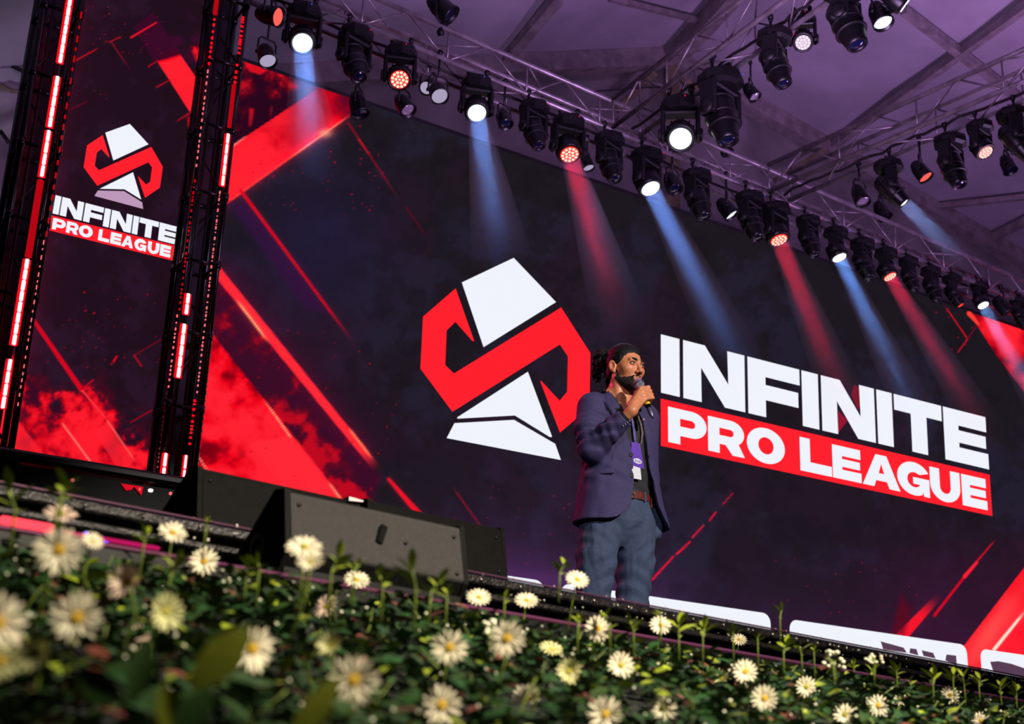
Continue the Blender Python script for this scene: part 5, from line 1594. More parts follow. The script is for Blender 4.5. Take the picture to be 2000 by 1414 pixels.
def drape(name, pts, m, parent, lift=.004, th=.004, sub=7):
    """cloth piece laid on the blazer: outline given by pixels, filled as a fan of rows between its two long edges"""
    a, b_ = pts
    A = [np.array(p, float) for p in a]; Bq = [np.array(p, float) for p in b_]

    def resample(L, n):
        s = [0]
        for i in range(len(L) - 1): s.append(s[-1] + np.linalg.norm(L[i + 1] - L[i]))
        return [np.array([np.interp(u * s[-1], s, [p[k] for p in L]) for k in (0, 1)]) for u in np.linspace(0, 1, n)]
    n = max(8, sub * 2); A = resample(A, n); Bq = resample(Bq, n); W = 5; V = []; tl_ = None
    T_ = np.full((n, W), np.nan); PX = np.zeros((n, W, 2))
    for i in range(n):
        for j in range(W):
            p2 = A[i] * (1 - j / (W - 1)) + Bq[i] * j / (W - 1); PX[i, j] = p2; h_, tt = hit(p2[0], p2[1], 0.0, True)
            if h_ is not None: T_[i, j] = tt
    med = np.nanmedian(T_); T_[np.abs(T_ - med) > .16] = np.nan
    for _ in range(60):
        Q_ = np.pad(T_, 1, constant_values=np.nan); st4 = np.stack([Q_[:-2, 1:-1], Q_[2:, 1:-1], Q_[1:-1, :-2], Q_[1:-1, 2:]])
        mean = np.nanmean(np.where(np.isnan(st4).all(0)[None], med, st4), 0); T_ = np.where(np.isnan(T_), mean, T_ * .8 + mean * .2 if _ < 8 else T_)
    o_ = (CAM - PP) @ PM3
    for i in range(n):
        for j in range(W):
            d_ = ray(*PX[i, j]) @ PM3; V.append(o_ + d_ / np.linalg.norm(d_) * (T_[i, j] - lift))
    vd = np.array(ray(1215, 850)) @ PM3; vd = vd / np.linalg.norm(vd)
    vs = [tuple(v) for v in V] + [tuple(v + vd * th) for v in V]; fs = []; N = len(V)
    for i in range(n - 1):
        for j in range(W - 1):
            k = i * W + j; fs.append((k, k + 1, k + W + 1, k + W)); fs.append((N + k, N + k + W, N + k + W + 1, N + k + 1))
    edge = [j for j in range(W)] + [i * W + W - 1 for i in range(1, n)] + [(n - 1) * W + j for j in range(W - 2, -1, -1)] + [i * W for i in range(n - 2, 0, -1)]
    for i in range(len(edge)): x, y = edge[i], edge[(i + 1) % len(edge)]; fs.append((x, y, N + y, N + x))
    me = fix_normals(mesh(name, vs, fs, m, True)); return link(name, me, parent)


zp = lambda x, y: (1000 + x / 3.994, 640 + y / 3.994)
zq = lambda x, y: (1050 + x / 6.667, 650 + y / 6.667)
# right lapel and collar, pocket flap, seams
drape('lapel', ([zq(822, 842), zq(850, 870), zq(985, 1082), zq(992, 1098)], [zq(940, 770), zq(1000, 860), zq(1090, 985), zq(1100, 1000)]), M_blaz, jk, .007, .004)
drape('collar', ([zq(868, 742), zq(815, 782), zq(808, 802), zq(822, 838)], [zq(884, 748), zq(912, 780), zq(922, 804), zq(930, 852)]), M_blaz, jk, .009, .004)
drape('pocket_flap', ([zp(575, 1148), zp(660, 1110), zp(795, 1086)], [zp(580, 1172), zp(665, 1142), zp(795, 1134)]), M_blaz, jk, .006, .004)
M_seam = mat('seam_dark', (34, 30, 54), .9)
drape('lapel_edge', ([zq(818, 842), zq(846, 872), zq(982, 1084), zq(990, 1100)], [zq(826, 838), zq(855, 868), zq(992, 1080), zq(998, 1096)]), M_seam, jk, .0095, .002)
drape('collar_notch', ([zq(820, 836), zq(862, 848), zq(905, 836)], [zq(822, 844), zq(864, 857), zq(906, 845)]), M_seam, jk, .0125, .002)
# left lapel on the far side of the opening
jl = lambda px, py, y: tuple(ploc(px, py, y))
drape('lapel', ([(1247, 806), (1257, 826), (1262, 850), (1266, 893)], [(1256, 800), (1270, 822), (1275, 846), (1269, 895)]), M_blaz, jk, .006, .004)
drape('front_seam', ([zp(768, 1150), zp(772, 1040), zp(786, 960)], [zp(774, 1150), zp(778, 1040), zp(792, 960)]), mat('seam_dark', (40, 35, 62), .9), jk, .0015, .002)
# buttons
for px, py in (zp(935, 990), zp(938, 1152)):
    p = hit(px - 1.5, py, .004)
    if p is not None:
        q = MB(); q.lathe([(0, -.001), (.010, -.001), (.0105, .003), (.008, .0045), (.006, .003), (0, .003)], 14, tuple(p), basis((-.25, -1, 0))); q.obj('button', mat('button_dark', (14, 12, 18), .6), jk)
for k in range(4):
    t = k / 3; p = hit(*[(1 - t) * a + t * b_ for a, b_ in zip(zq(1115, 1212), zq(1200, 1145))], .004, FF=FI)
    if p is not None: q = MB(); q.lathe([(0, -.001), (.0034, -.001), (.0036, .003), (0, .004)], 10, tuple(p), basis(tuple(-(np.array(ray(1225, 825)) @ PM3)))); q.obj('cuff_button', mat('button_pale', (190, 190, 214), .25, .4), jk)
p = ploc(*zq(1378, 1128), -.118); q = MB(); q.lathe([(0, 0), (.007, 0), (.006, .002), (0, .003)], 12, tuple(p), basis((-.3, -1, .1))); q.obj('lapel_pin', mat('pin_rose', (214, 150, 160), .3, .5), jk)
# shirt cuff, shirt collar
q = MB(); c0 = cp - cd * .004; q.tube([tuple(c0 - cd * .01), tuple(c0 + cd * .018)], [.036, .0335], 20, cap=False); q.tube([tuple(c0 + cd * .018), tuple(c0 - cd * .01)], [.0315, .034], 20, cap=False); q.obj('shirt_cuff', M_shirt2, person)


def dense(P, k=4):
    P = [np.array(p) for p in P]; o = []
    for i in range(len(P) - 1):
        p0, p1, p2, p3 = P[max(i - 1, 0)], P[i], P[i + 1], P[min(i + 2, len(P) - 1)]
        for u in np.linspace(0, 1, k, endpoint=False): o.append(.5 * (2 * p1 + (p2 - p0) * u + (2 * p0 - 5 * p1 + 4 * p2 - p3) * u * u + (3 * p1 - p0 - 3 * p2 + p3) * u ** 3))
    return o + [P[-1]]


strip('shirt_collar', dense([jl(1189, 764, .0), jl(1196, 775, -.055), jl(1204, 787, -.090), jl(1213, 801, -.116)]), dense([jl(1184, 766, .0), jl(1190, 780, -.060), jl(1199, 795, -.098), jl(1211, 807, -.122)]), .003, M_shirt2, person)
strip('shirt_collar', dense([jl(1238, 778, -.02), jl(1236, 785, -.065), jl(1231, 794, -.098), jl(1220, 803, -.118)]), dense([jl(1246, 780, -.02), jl(1244, 790, -.07), jl(1238, 802, -.104), jl(1223, 811, -.124)]), .003, M_shirt2, person)

# ------------------------------------------------ lanyard and badge (hanging from his neck)
M_lan = mat('lanyard_blue', (58, 60, 168), .6, noise=.2, scale=60, c2=(120, 90, 170))
lan = tag(empty('lanyard', (0, 0, 0)), 'blue conference lanyard with purple badge hanging over the dark shirt', 'badge')
bp0 = PP + PM3 @ np.array([0, -.132, 1.17]); lan.location = tuple(bp0); lan.rotation_euler = (0, 0, PA)
ll = lambda px, py, y: tuple(ploc(px, py, y) - np.array([0, -.132, 1.17]))
strip('strap', [ll(1226, 800, -.118), ll(1234, 826, -.124), ll(1237, 848, -.126), ll(1240, 868, -.126)], [ll(1229, 798, -.118), ll(1238, 824, -.124), ll(1241, 847, -.126), ll(1243, 867, -.126)], .002, M_lan, lan)
strip('strap', [ll(1243, 806, -.112), ll(1250, 826, -.118), ll(1253, 846, -.122), ll(1251, 868, -.124)], [ll(1245, 805, -.112), ll(1253, 826, -.118), ll(1257, 847, -.122), ll(1253, 868, -.124)], .002, mat('strap_cream', (196, 160, 130), .6, noise=.4, scale=120, c2=(60, 50, 60)), lan)
M_pur = mat('badge_purple', (128, 50, 214), .35, noise=.25, scale=25, c2=(84, 40, 190)); M_card = mat('badge_card', (228, 228, 234), .5)


def plate(name, pts, y, th, m, parent):
    q = MB(); P0 = [np.array(ll(px, py, y)) for px, py in pts]; P1 = [p + np.array([0, th, 0]) for p in P0]; n = len(pts)
    q.add([tuple(p) for p in P0 + P1], [tuple(range(n)), tuple(range(2 * n - 1, n - 1, -1))] + [(i, i + n, (i + 1) % n + n, (i + 1) % n) for i in range(n)])
    return link(name, fix_normals(q.mesh(name, m)), parent)


bd_ = plate('badge', [(1233, 863), (1250, 866), (1258.5, 916), (1234, 908)], -.1275, .003, M_pur, lan)
plate('badge_card', [(1234, 907), (1250.5, 912), (1253, 937), (1235, 934)], -.1255, .002, M_card, lan)
pts = [(1245.5 + 8.2 * math.cos(t), 900.5 + 2.2 * math.cos(t) + 5 * math.sin(t)) for t in np.linspace(0, 2 * PI, 20, endpoint=False)]
o = plate('badge_label', pts, -.1285, .001, M_card, bd_)
ring_ = lambda cx, cy, rx, ry, flat: [(cx + (-rx * .75 if flat and math.cos(t) < -.3 else rx * math.cos(t)), cy + ry * math.sin(t)) for t in np.linspace(0, 2 * PI, 20, endpoint=False)]
for cx, cy, fl in ((1241.8, 899.5, 0), (1246.2, 900.7, 0), (1250.2, 901.8, 1)):
    plate('badge_mark', ring_(cx, cy, 1.8, 2.5, fl), -.1290, .0006, M_pur, bd_); plate('badge_mark_centre', ring_(cx, cy, .8, 1.3, fl), -.1293, .0006, M_card, bd_)

# ------------------------------------------------ microphone in his hand
mb = PP + PM3 @ MB0; ax = Vector(PM3 @ MAX)
mic = tag(empty('microphone', tuple(mb)), 'silver-headed handheld microphone with a yellow ring held at the mouth', 'microphone'); mic.rotation_mode = 'QUATERNION'; mic.rotation_quaternion = basis(-ax, (0, 0, 1)).to_quaternion()
q = MB(); q.lathe([(0, .025), (.011, .0235), (.019, .017), (.0245, .006), (.0255, -.002), (.0235, -.014), (.018, -.026), (.0165, -.030)], 24); q.obj('grille', mat('mic_grille', (168, 164, 186), .38, .7, bump=.6, bscale=900), mic)
q = MB(); q.lathe([(.0262, -.006), (.0268, -.003), (.0268, .001), (.0262, .004)], 24); q.obj('grille_band', mat('mic_band', (120, 116, 136), .3, .8), mic)
q = MB(); q.lathe([(.017, -.028), (.0185, -.034), (.0175, -.06), (.0145, -.13), (.0128, -MLEN + .03), (.0118, -MLEN + .005), (0, -MLEN + .004)], 20); q.obj('handle', mat('mic_handle', (22, 20, 26), .4), mic)
q = MB(); q.lathe([(.0145, -MLEN + .040), (.0158, -MLEN + .037), (.0158, -MLEN + .024), (.0145, -MLEN + .021)], 20); q.obj('colour_ring', mat('ring_yellow', (236, 196, 20), .4), mic)
q = MB(); q.lathe([(.0100, -MLEN + .006), (.0115, -MLEN), (.0115, -MLEN - .028), (.008, -MLEN - .040), (.005, -MLEN - .05), (0, -MLEN - .05)], 16); q.obj('plug', mat('plug_grey', (110, 100, 124), .35, .6), mic)

# ================================================================== FLOWER BED AT THE FOOT OF THE STAGE
rnd = random.Random(42); nr = np.random.RandomState(42)
M_leaf = mat('leaf_green', (58, 88, 30), .5, noise=.35, scale=40, c2=(28, 58, 22), spec=.3)
M_leaf2 = mat('leaf_dark', (30, 58, 26), .45, noise=.3, scale=40, spec=.3)
M_leaf3 = mat('leaf_lime', (122, 136, 30), .45, noise=.2, scale=40)
M_leafr = mat('leaf_russet', (88, 46, 34), .5, noise=.3, scale=40)
M_stem = mat('stem_green', (96, 112, 36), .5, noise=.2, scale=60)
M_bedshade = mat('bed_shade', (12, 18, 11), .9, noise=.4, scale=30)
M_pet = mat('petal_cream', (236, 226, 200), .6, noise=.05, scale=60)
M_petp = mat('petal_blush', (226, 176, 164), .6, noise=.12, scale=60, c2=(236, 222, 200))
M_petg = mat('petal_greenish', (198, 196, 140), .6, noise=.10, scale=60)
M_eyey = mat('daisy_eye', (208, 164, 20), .7, noise=.25, scale=600, bump=.5, bscale=1500)
M_eyeg = mat('daisy_eye_green', (150, 140, 36), .7, noise=.25, scale=600)
M_eyed = mat('daisy_eye_dark', (70, 62, 22), .8, noise=.25, scale=600)
M_bud = mat('bud_white', (222, 220, 196), .6)

bed = tag(empty('flower_bed', tuple(SO), SA), 'dense green bed of daisy plants along the front of the stage', 'flower bed')


def bed_z(x, y):
    """top of the leaves in the stage frame"""
    y = np.asarray(y, float); x = np.asarray(x, float)
    return np.minimum(1.020, 1.005 + .31 * (y + .60)) + .035 * (fbm(x * 5 + 30, y * 5 + 11, 3) - .5) - .02


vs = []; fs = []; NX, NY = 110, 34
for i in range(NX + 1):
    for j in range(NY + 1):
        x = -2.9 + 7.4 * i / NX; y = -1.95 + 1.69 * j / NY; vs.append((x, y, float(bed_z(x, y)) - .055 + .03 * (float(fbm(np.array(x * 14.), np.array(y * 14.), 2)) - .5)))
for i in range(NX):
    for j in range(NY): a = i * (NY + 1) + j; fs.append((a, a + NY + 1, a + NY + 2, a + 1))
link('undergrowth', mesh('undergrowth', vs, fs, M_bedshade, True), bed)
q = MB(); q.box((.8, -1.97, .31), (7.4, .03, .58), bev=.004); q.box((.8, -.265, .5), (7.4, .02, .96)); q.obj('planter_board', mat('planter_board', (40, 32, 28), .7, noise=.2, scale=12), bed)
q = MB(); q.box((.8, -1.12, .55), (7.36, 1.66, .02)); q.obj('planter_floor', M_bedshade, bed)


def leaf_shape(L, W, fold=.25, curl=.3, n=3):
    """ovate leaf along +x with a folded midrib: 2 x n quads and tip triangles"""
    vs = []; fs = []
    prof = [(0, .12), (.28, .82), (.58, 1.0), (.84, .55), (1, .02)]
    for u, w_ in prof:
        z = -curl * L * u * u * .5
        vs += [(L * u, -W * w_ / 2, z + fold * W * w_ / 2), (L * u, 0, z), (L * u, W * w_ / 2, z + fold * W * w_ / 2)]
    for i in range(len(prof) - 1):
        a = i * 3; fs += [(a, a + 3, a + 4, a + 1), (a + 1, a + 4, a + 5, a + 2)]
    return np.array(vs), fs


LV, LF = leaf_shape(1, .55); LV2, LF2 = leaf_shape(1, .30, .2, .5)


def rand_rot(up=.5):
    """random leaf orientation: leaf points outward, its face leaning to the light and the camera"""
    a = rnd.uniform(0, 2 * PI); t = rnd.uniform(-.5, .9); r = rnd.uniform(-.7, .7)
    return Euler((r, -t * up * 1.6, a)).to_matrix()


# every daisy: pixel, width in pixels, tilt, turn, label, petals, eye, distance, cupping
DAISIES = []
D_ = lambda *a: DAISIES.append(a)
D_(115, 1075, 108, .10, .05, 'large blurred white daisy at the left edge below the pinkish one')
D_(118, 1005, 76, .95, .0, 'pinkish daisy seen half from below against the stage front at far left', 'p', 'g')
D_(-6, 1218, 136, .10, .25, 'very blurred large white daisy cut by the left edge')
D_(150, 1207, 118, .05, .0, 'large blurred daisy with full round face near the left edge')
D_(68, 1275, 92, -.25, -.2, 'shaded daisy with dark centre under the large round one at left', 'g', 'd', .93, .25)
D_(2, 1292, 92, -.2, .3, 'shaded daisy at the left edge below the largest cut one', 'g', 'y', .92)
D_(180, 1058, 52, .75, .3, 'small half-open white daisy right of the large one below the pinkish daisy', 'c', 'g', 1.5, .4)
D_(252, 1140, 100, .35, -.5, 'ragged blush daisy with petals curled inwards left of centre-left', 'p', 'g', None, .5)
D_(322, 1195, 92, .15, .55, 'cream daisy turned to the right with olive centre, right of the ragged blush daisy', 'g', 'g', 1.25, .25)
D_(272, 1243, 54, .2, .1, 'small dim blush daisy bud under the ragged blush daisy', 'p', 'd', 1.4, .6)
D_(337, 1042, 68, .75, .1, 'cream daisy tilted to the sky left of the grey monitor, on a visible stem', 'c', 'y')
D_(398, 1097, 66, .35, .0, 'white daisy at the lower left corner of the grey monitor', 'c', 'y')
D_(492, 1268, 106, .1, .45, 'large daisy half covered by a broad blurred leaf, left of the lower middle', 'c', 'y', None, .1)
D_(594, 1070, 80, .8, .0, 'upper blush-tipped daisy of the pair in front of the grey monitor', 'c', 'g')
D_(606, 1099, 66, .7, -.1, 'lower daisy of the pair in front of the grey monitor', 'c', 'g', 1.38, .2)
D_(690, 1330, 120, .08, .0, 'largest sharp-petalled daisy at the bottom, left of the middle')
D_(645, 1262, 66, .45, -.3, 'greenish daisy behind the largest one at the bottom', 'g', 'g', 1.3, .4)
D_(697, 1134, 58, .75, .1, 'pink-tipped daisy below the middle of the grey monitor', 'c', 'y', None, .1)
D_(638, 1186, 60, .5, -.5, 'blush daisy bent sideways between the paired daisies and the largest one', 'p', 'g', None, .4)
D_(878, 1265, 82, .05, .0, 'round-faced daisy below the right end of the grey monitor')
D_(862, 1378, 94, .1, .0, 'round-faced daisy at the bottom edge right of the largest one')
D_(990, 1248, 84, .15, -.1, 'white daisy with blush left petals under the two small raised ones')
D_(935, 1168, 56, .75, .05, 'small raised daisy at the lower right corner of the grey monitor')
D_(1028, 1174, 54, .8, .05, 'small raised daisy midway between the grey monitor and the speaker')
D_(1127, 1133, 54, .7, .2, 'highest raised daisy on a long stem at the left trouser leg')
D_(1168, 1228, 60, .25, .15, 'white daisy just below the lip rail under the trouser legs')
D_(1290, 1222, 50, .55, .1, 'small white daisy right of the trouser legs under the lip rail')
D_(1110, 1312, 68, .1, .1, 'cream daisy with olive centre, left of two below the trouser legs', 'g', 'g', None, .3)
D_(1212, 1300, 62, .15, .2, 'cream daisy right of two below the trouser legs', 'c', 'g', None, .2)
D_(1030, 1364, 70, .0, -.1, 'cream daisy near the bottom edge in the middle', 'c', 'g', None, .1)
D_(1076, 1270, 56, .9, .2, 'greenish daisy seen from behind between the middle daisies', 'g', 'g', None, .6)
D_(1182, 1396, 82, .05, .0, 'daisy cut by the bottom edge right of the middle', 'c', 'y')
D_(1238, 1370, 54, .1, -.1, 'half-open greenish daisy left of the dark-centred daisy', 'g', 'g', None, .55)
D_(1295, 1382, 66, -.1, .0, 'daisy with a dark brown centre near the bottom edge', 'c', 'd')
D_(1443, 1250, 36, .7, .1, 'tiny yellowish daisy against the stage front right of the speaker', 'c', 'y')
D_(1455, 1312, 56, .15, .2, 'bright white daisy, upper of the bright pair right of the middle')
D_(1410, 1326, 48, .3, -.3, 'dense greenish half-open daisy left of the bright pair', 'g', 'g', None, .6)
D_(1493, 1364, 62, .05, .0, 'bright white daisy, lower of the bright pair right of the middle')
D_(1575, 1342, 50, .1, .1, 'white daisy with olive centre right of the bright pair', 'c', 'g')
D_(1715, 1378, 50, .1, .1, 'white daisy third from the right edge', 'c', 'y')
D_(1650, 1396, 52, .15, .0, 'yellowish-centred daisy at the bottom right edge, left of the third last', 'c', 'g')
D_(1758, 1366, 36, .4, .2, 'small half-open cream daisy close right of the third last', 'c', 'g', None, .5)
D_(1855, 1358, 42, .1, .2, 'sharp white daisy second from the right edge')
D_(1598, 1408, 34, .1, .0, 'small daisy at the bottom edge below the olive-centred one', 'c', 'g')
D_(1916, 1408, 42, .2, .0, 'white daisy at the bottom edge in the right corner', 'c', 'y')
D_(1965, 1396, 34, .4, .3, 'greenish white half-open daisy at the right edge of the bed', 'g', 'g', None, .5)
DPX = np.array([(a[0], a[1], a[2], (a[8] if len(a) > 8 and a[8] else F0 * .047 / a[2])) for a in DAISIES])


def hides_daisy(X, Y, D):
    r = np.hypot(DPX[:, 0] - X, (DPX[:, 1] - Y) * 1.15) / DPX[:, 2]; return bool(((r < .62) & (D < DPX[:, 3] + .03)).any())


# visible part of the bed only
def seen(x, y, z, pad=60):
    X, Y, D = to_px(stage_pt(x, y, z)); return -pad < X < 2000 + pad and Y < 1414 + pad * 1.6


cand = []
tries = 0
while len(cand) < 13500 and tries < 90000:
    tries += 1
    y = -.27 - 1.55 * rnd.random(); x = -2.9 + 7.2 * rnd.random()
    dpt = rnd.random() ** 1.6 * .06; z = float(bed_z(x, y)) - dpt + rnd.uniform(-.006, .012)
    if not seen(x, y, z): continue
    P = stage_pt(x, y, z); D = float((P - CAM) @ CF)
    if D < .62: continue
    X, Y, _ = to_px(P)
    if hides_daisy(X, Y, D): continue
    cand.append((D, x, y, z, dpt))
cand.sort()
# the 300 leaves that show largest are parts of their own
kinds = [M_leaf, M_leaf2, M_leaf, M_leaf2, M_leaf, M_leafr, M_leaf3]
lm = {}
for m in set(kinds): lm[m.name] = [mesh('leaf', LV, LF, m, True), mesh('leaf', LV2, LF2, m, True)]
for D, x, y, z, dpt in cand[:290]:
    m = rnd.choice(kinds[:6]); o = link('leaf', lm[m.name][rnd.random() < .3], bed); s = rnd.uniform(.022, .036)
    o.location = (x, y, z); o.rotation_euler = rand_rot().to_euler(); o.scale = (s, s, s)
groups = {}
for D, x, y, z, dpt in cand[290:]:
    u = rnd.random(); far = D > 2.0
    m = M_leaf if u < .46 else M_leaf2 if u < .84 else M_leafr if u < .90 else M_leaf3
    if m is M_leaf3 and dpt > .02: m = M_leaf
    s = rnd.uniform(.018, .032) * (1.0 if D < 2.4 else 1.15); V = LV if rnd.random() < .72 else LV2
    R = np.array(rand_rot()); g = groups.setdefault(m.name, [m, [], []])
    k = len(g[1]) * 15; g[1].append((V * s) @ R.T + np.array([x, y, z])); g[2].append(k)
for nm, (m, V, K) in groups.items():
    V = np.concatenate(V); F = np.array(LF)[None] + np.array(K)[:, None, None]; F = F.reshape(-1, 4)
    o = link('foliage', mesh('foliage', V, F, m, True), bed); tag(o, kind='stuff')
# tiny white buds scattered between the leaves
q = MB()
for k in range(330):
    while True:
        y = -.30 - 1.35 * rnd.random(); x = -2.4 + 6.4 * rnd.random(); z = float(bed_z(x, y)) + rnd.uniform(-.015, .012)
        if seen(x, y, z, 5): break
    r = rnd.uniform(.0014, .0030); q.ball((x, y, z), (r, r, r * .8), 6, 4)
tag(q.obj('small_buds', M_bud, bed), kind='stuff')
# thin stems between the leaves
q = MB()
for k in range(420):
    y = -.30 - 1.35 * rnd.random(); x = -2.4 + 6.4 * rnd.random(); z = float(bed_z(x, y))
    if not seen(x, y, z, 5): continue
    q.tube([(x, y, z - .05), (x + rnd.uniform(-.02, .02), y + rnd.uniform(-.02, .02), z - .01), (x + rnd.uniform(-.03, .03), y + rnd.uniform(-.03, .03), z + rnd.uniform(0, .02))], [.0014, .0012, .0008], 5)
tag(q.obj('thin_stems', M_stem, bed), kind='stuff')


def bed_point(px, py, D): return to_stage(at_d(px, py, D))


def sprig(px, py, size_px, D, seed, lean=0.0, m=M_leaf3):
    """young shoot with pointed leaves; px, py is its middle, size_px its height on the photo"""
    r = random.Random(seed); H = size_px * D / F0; c = bed_point(px, py + size_px * .5, D); t = empty('shoot', tuple(c)); t.parent = bed
    q = MB(); pts = [(lean * H * u * u, 0, H * .8 * u - (.05 if u == 0 else 0)) for u in (0, .35, .7, 1)]; pts = [(a_[0], a_[1], a_[2] * .8) for a_ in pts]; q.tube(pts, [.0016, .0014, .0011, .0007], 6); q.obj('stem', M_stem, t)
    n = r.randint(5, 7)
    for k in range(n):
        u = .25 + .75 * k / (n - 1); L = H * r.uniform(.58, .86) * (1 - .25 * abs(u - .6)); a = k * 2.6 + r.uniform(-.5, .5) + .3; el = -.25 - .50 * u - r.uniform(0, .35)
        o = link('leaf', lm[m.name][(k + seed) % 2], t); o.location = (lean * H * u * u, 0, H * .64 * u); o.scale = (L, L * (1.1 if (k + seed) % 2 else .7), L); o.rotation_euler = (r.uniform(-.6, .6), el, a)


for k, (px, py, sz, D, ln) in enumerate(((30, 975, 75, 1.5, -.3), (112, 955, 70, 1.55, .2), (122, 962, 40, 1.6, -.2), (278, 1050, 55, 1.7, .1), (330, 1108, 60, 1.6, .2), (402, 1020, 26, 1.8, .1), (480, 1112, 50, 1.7, 0), (505, 1105, 46, 1.7, -.1),
        (645, 1098, 60, 1.6, .3), (690, 1105, 36, 1.7, .4), (748, 1130, 50, 1.7, -.3), (812, 1128, 84, 1.6, -.15), (838, 1140, 60, 1.65, .5), (872, 1160, 36, 1.9, 0), (985, 1170, 30, 2.1, 0), (1092, 1108, 40, 2.2, .3), (1128, 1212, 40, 2.1, .2),
        (1192, 1212, 46, 2.1, -.3), (1238, 1222, 36, 2.2, -.3), (1326, 1225, 58, 2.3, 0), (1372, 1228, 50, 2.4, .2), (1290, 1200, 24, 2.3, 0), (1432, 1236, 30, 2.6, 0), (1523, 1196, 36, 2.7, .2), (1530, 1262, 44, 2.5, .2), (1566, 1268, 36, 2.6, -.2), (1590, 1272, 26, 2.7, 0),
        (1480, 1250, 28, 2.6, 0), (1700, 1310, 30, 2.9, .3), (1752, 1312, 34, 2.9, 0), (1822, 1322, 46, 2.8, .25), (1862, 1322, 34, 3.0, .1), (1884, 1328, 36, 3.0, -.1), (1912, 1330, 34, 3.1, .2), (1955, 1345, 36, 3.2, 0), (1985, 1352, 34, 3.2, .2), (1668, 1300, 24, 3.0, 0), (1780, 1335, 26, 3.0, -.2))):
    sprig(px, py, sz, D, 100 + k, ln)
M_olive = mat('leaf_olive', (96, 104, 24), .6, noise=.2, scale=30, spec=.2)
# broad blurred leaves close to the lens
for px, py, L, W, D, rz, rx, m in ((268, 1310, .040, .016, .80, 1.45, 1.0, M_leaf), (430, 1285, .048, .024, .80, .85, .5, M_olive), (615, 1385, .046, .016, .76, .95, .6, M_olive), (190, 1340, .035, .018, .78, 2.6, .8, M_leaf), (335, 1392, .034, .018, .75, 2.0, .6, M_olive), (375, 1398, .034, .02, .74, 1.1, .6, M_leaf)):
    o = link('leaf', mesh('leaf', leaf_shape(1, W / L)[0], LF, m, True), bed); p = bed_point(px, py, D); o.location = tuple(p)
    e = Vector(CR * math.cos(rz) + CU * math.sin(rz)); ee = Vector((e @ Vector(ST), e @ Vector(SN), e.z)); nn = -CF + CU * .3 * rx; nn = Vector((nn @ ST, nn @ SN, nn[2]))
    Rm = basis(nn, ee); o.rotation_euler = Rm.to_euler(); o.scale = (L, L, L); o.location = Vector(p) - ee * L * .5

# ------------------------------------------------ daisies
PVS, PFS = None, None


def petal_mesh(name, m, n=5):
    """one petal along +x, unit length, cupped and notched at the tip"""
    prof = [(0.0, .09), (.30, .14), (.62, .185), (.86, .15), (1.0, .03)]
    vs = []; fs = []
    for u, w_ in prof:
        z = .10 * math.sin(u * 2.2) - .05 * u
        vs += [(u, -w_ / 2, z + .03), (u, 0, z), (u, w_ / 2, z + .03)]
    for i in range(len(prof) - 1): a = i * 3; fs += [(a, a + 3, a + 4, a + 1), (a + 1, a + 4, a + 5, a + 2)]
    return mesh(name, vs, fs, m, True)


PET = {'c': petal_mesh('petal', M_pet), 'p': petal_mesh('petal', M_petp), 'g': petal_mesh('petal', M_petg)}
EYE = {}
for k_, m in (('y', M_eyey), ('g', M_eyeg), ('d', M_eyed)):
    q = MB(); q.lathe([(.225, .0), (.235, .05), (.20, .10), (.12, .125), (.05, .11), (0, .105)], 16)
    for i in range(30):
        a = i * 2.39996; r = .22 * math.sqrt((i + .5) / 30); q.ball((r * math.cos(a), r * math.sin(a), .115 - r * .25), (.024, .024, .03), 5, 4)
    EYE[k_] = q.mesh('flower_eye', m)
q = MB(); q.lathe([(0, -.14), (.09, -.12), (.16, -.05), (.20, .01), (.12, .02)], 12); CALYX = q.mesh('calyx', M_stem)
COROLLA = {}
for k_ in 'cpg':                                        # whole crown of petals in one mesh for daisies too small to show them singly
    pm = PET[k_]; n0 = len(pm.vertices); base = np.array([v.co[:] for v in pm.vertices]); vs = []; fs = []
    for ring, (np_, sc_, tz, dz) in enumerate(((17, 1.0, .06, 0), (9, .80, .20, .02))):
        for i in range(np_):
            a = 2 * PI * i / np_ + ring * .2; R = np.array(Euler((0, -tz, a)).to_matrix()); V = (base * sc_ + np.array([.14, 0, dz])) @ R.T; o_ = len(vs); vs += [tuple(v) for v in V]; fs += [tuple(o_ + j for j in f.vertices) for f in pm.polygons]
    COROLLA[k_] = mesh('corolla', vs, fs, pm.materials[0], True)


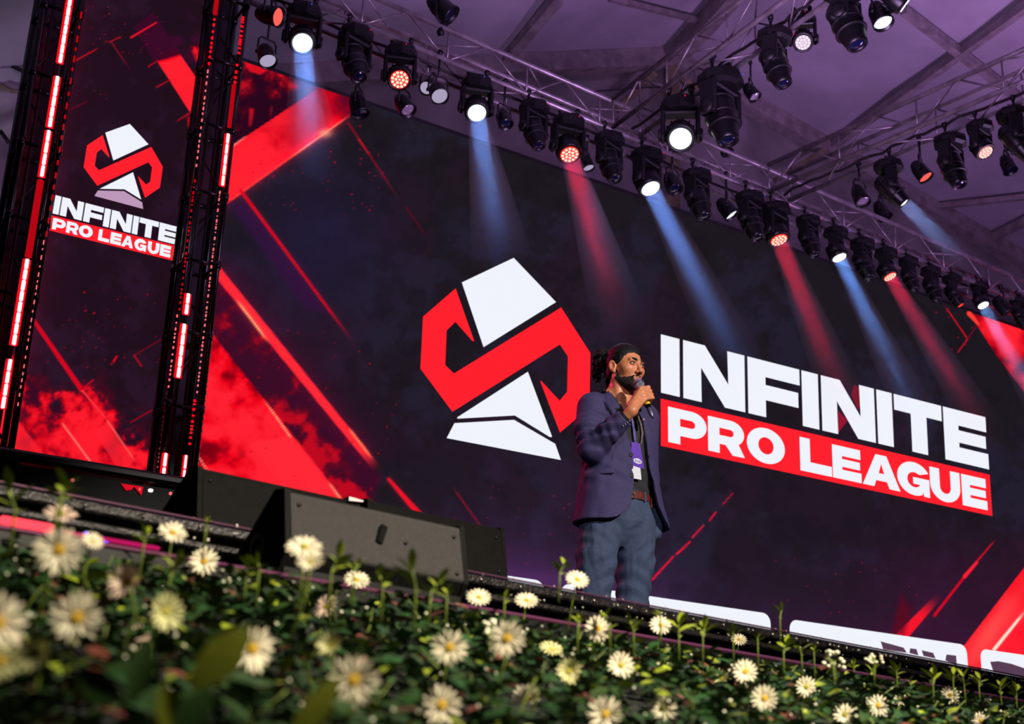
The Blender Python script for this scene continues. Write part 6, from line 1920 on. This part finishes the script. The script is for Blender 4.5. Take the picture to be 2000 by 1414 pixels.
def daisy(px, py, dia, tilt, turn, label, pet='c', eye='y', D=None, cup=0.0, stem=True, group='daisies of the stage-front bed'):
    """a daisy whose crown shows at (px, py), dia pixels wide; tilt leans its face from the lens (0) up to the sky, turn swings it sideways"""
    real = .0235 * 2
    D = D or F0 * real / dia; r = dia * D / F0 / 2 / 1.12
    P = at_d(px, py, D); tocam = Vector(CAM - P).normalized(); up = Vector((0, 0, 1)); rt = Vector(CR)
    f = (tocam * math.cos(tilt) + up * math.sin(tilt)).normalized(); f = (f * math.cos(turn) + rt * math.sin(turn)).normalized()
    t = tag(empty('daisy', tuple(P)), label, 'daisy', group); t.rotation_mode = 'QUATERNION'; t.rotation_quaternion = basis(f, rt).to_quaternion()
    g = random.Random(int(px * 7 + py))
    if dia >= 66:
        for ring, (n, sc_, tz) in enumerate(((17, 1.0, .07), (9, .80, .22))):
            for i in range(n):
                o = link('petal', PET[pet], t); a = 2 * PI * (i + g.uniform(-.18, .18)) / n + ring * .22; s = r * .90 * sc_ * g.uniform(.90, 1.06)
                el = tz + cup + g.uniform(-.12, .12); o.rotation_euler = (g.uniform(-.2, .2), -el, a); o.location = (math.cos(a) * r * .13, math.sin(a) * r * .13, r * .03 * ring); o.scale = (s, s * g.uniform(.9, 1.15), s)
    else:
        o = link('corolla', COROLLA[pet], t); o.scale = (r * .88, r * .88, r * (.88 + cup)); o.rotation_euler = (0, 0, g.uniform(0, 6))
    o = link('flower_eye', EYE[eye], t); o.scale = (r, r, r); o.location = (0, 0, r * .05)
    o = link('calyx', CALYX, t); o.scale = (r, r, r)
    if stem:
        Rm = basis(f, rt).transposed(); end = Rm @ Vector((g.uniform(-.01, .01), .02, -.085)); q = MB(); q.tube([(0, 0, -r * .10), tuple(Vector((0, 0, -.028)) * .7 + end * .25), tuple(end)], [.0018, .0016, .0014], 6); q.obj('stem', M_stem, t)
    return t


for a_ in DAISIES: daisy(*a_)
for px, py, sz, D, lab in ((1628, 1288, 46, 2.6, 'cluster of tiny cream blossoms under the lip rail, left of two'), (1706, 1284, 34, 2.8, 'cluster of tiny cream blossoms under the lip rail, right of two'), (960, 1228, 50, 1.9, 'cluster of tiny cream blossoms left of the blush-petalled white daisy')):
    p = at_d(px, py, D); t = tag(empty('blossom_cluster', tuple(p)), lab, 'blossoms', 'blossom clusters'); R_ = sz * D / F0 / 2; g = random.Random(px)
    q = MB()
    for k in range(16): d = Vector((g.uniform(-1, 1), g.uniform(-.6, .6), g.uniform(-.7, .7))) * R_; q.ball(tuple(d), (R_ * .22, R_ * .22, R_ * .18), 7, 5)
    q.obj('blossom', M_bud, t); q = MB()
    for k in range(5): q.tube([(0, 0, -.06), (g.uniform(-.3, .3) * R_, 0, -R_ * .3), (g.uniform(-.8, .8) * R_, 0, g.uniform(-.1, .3) * R_)], .0009, 5)
    q.obj('stem', M_stem, t)
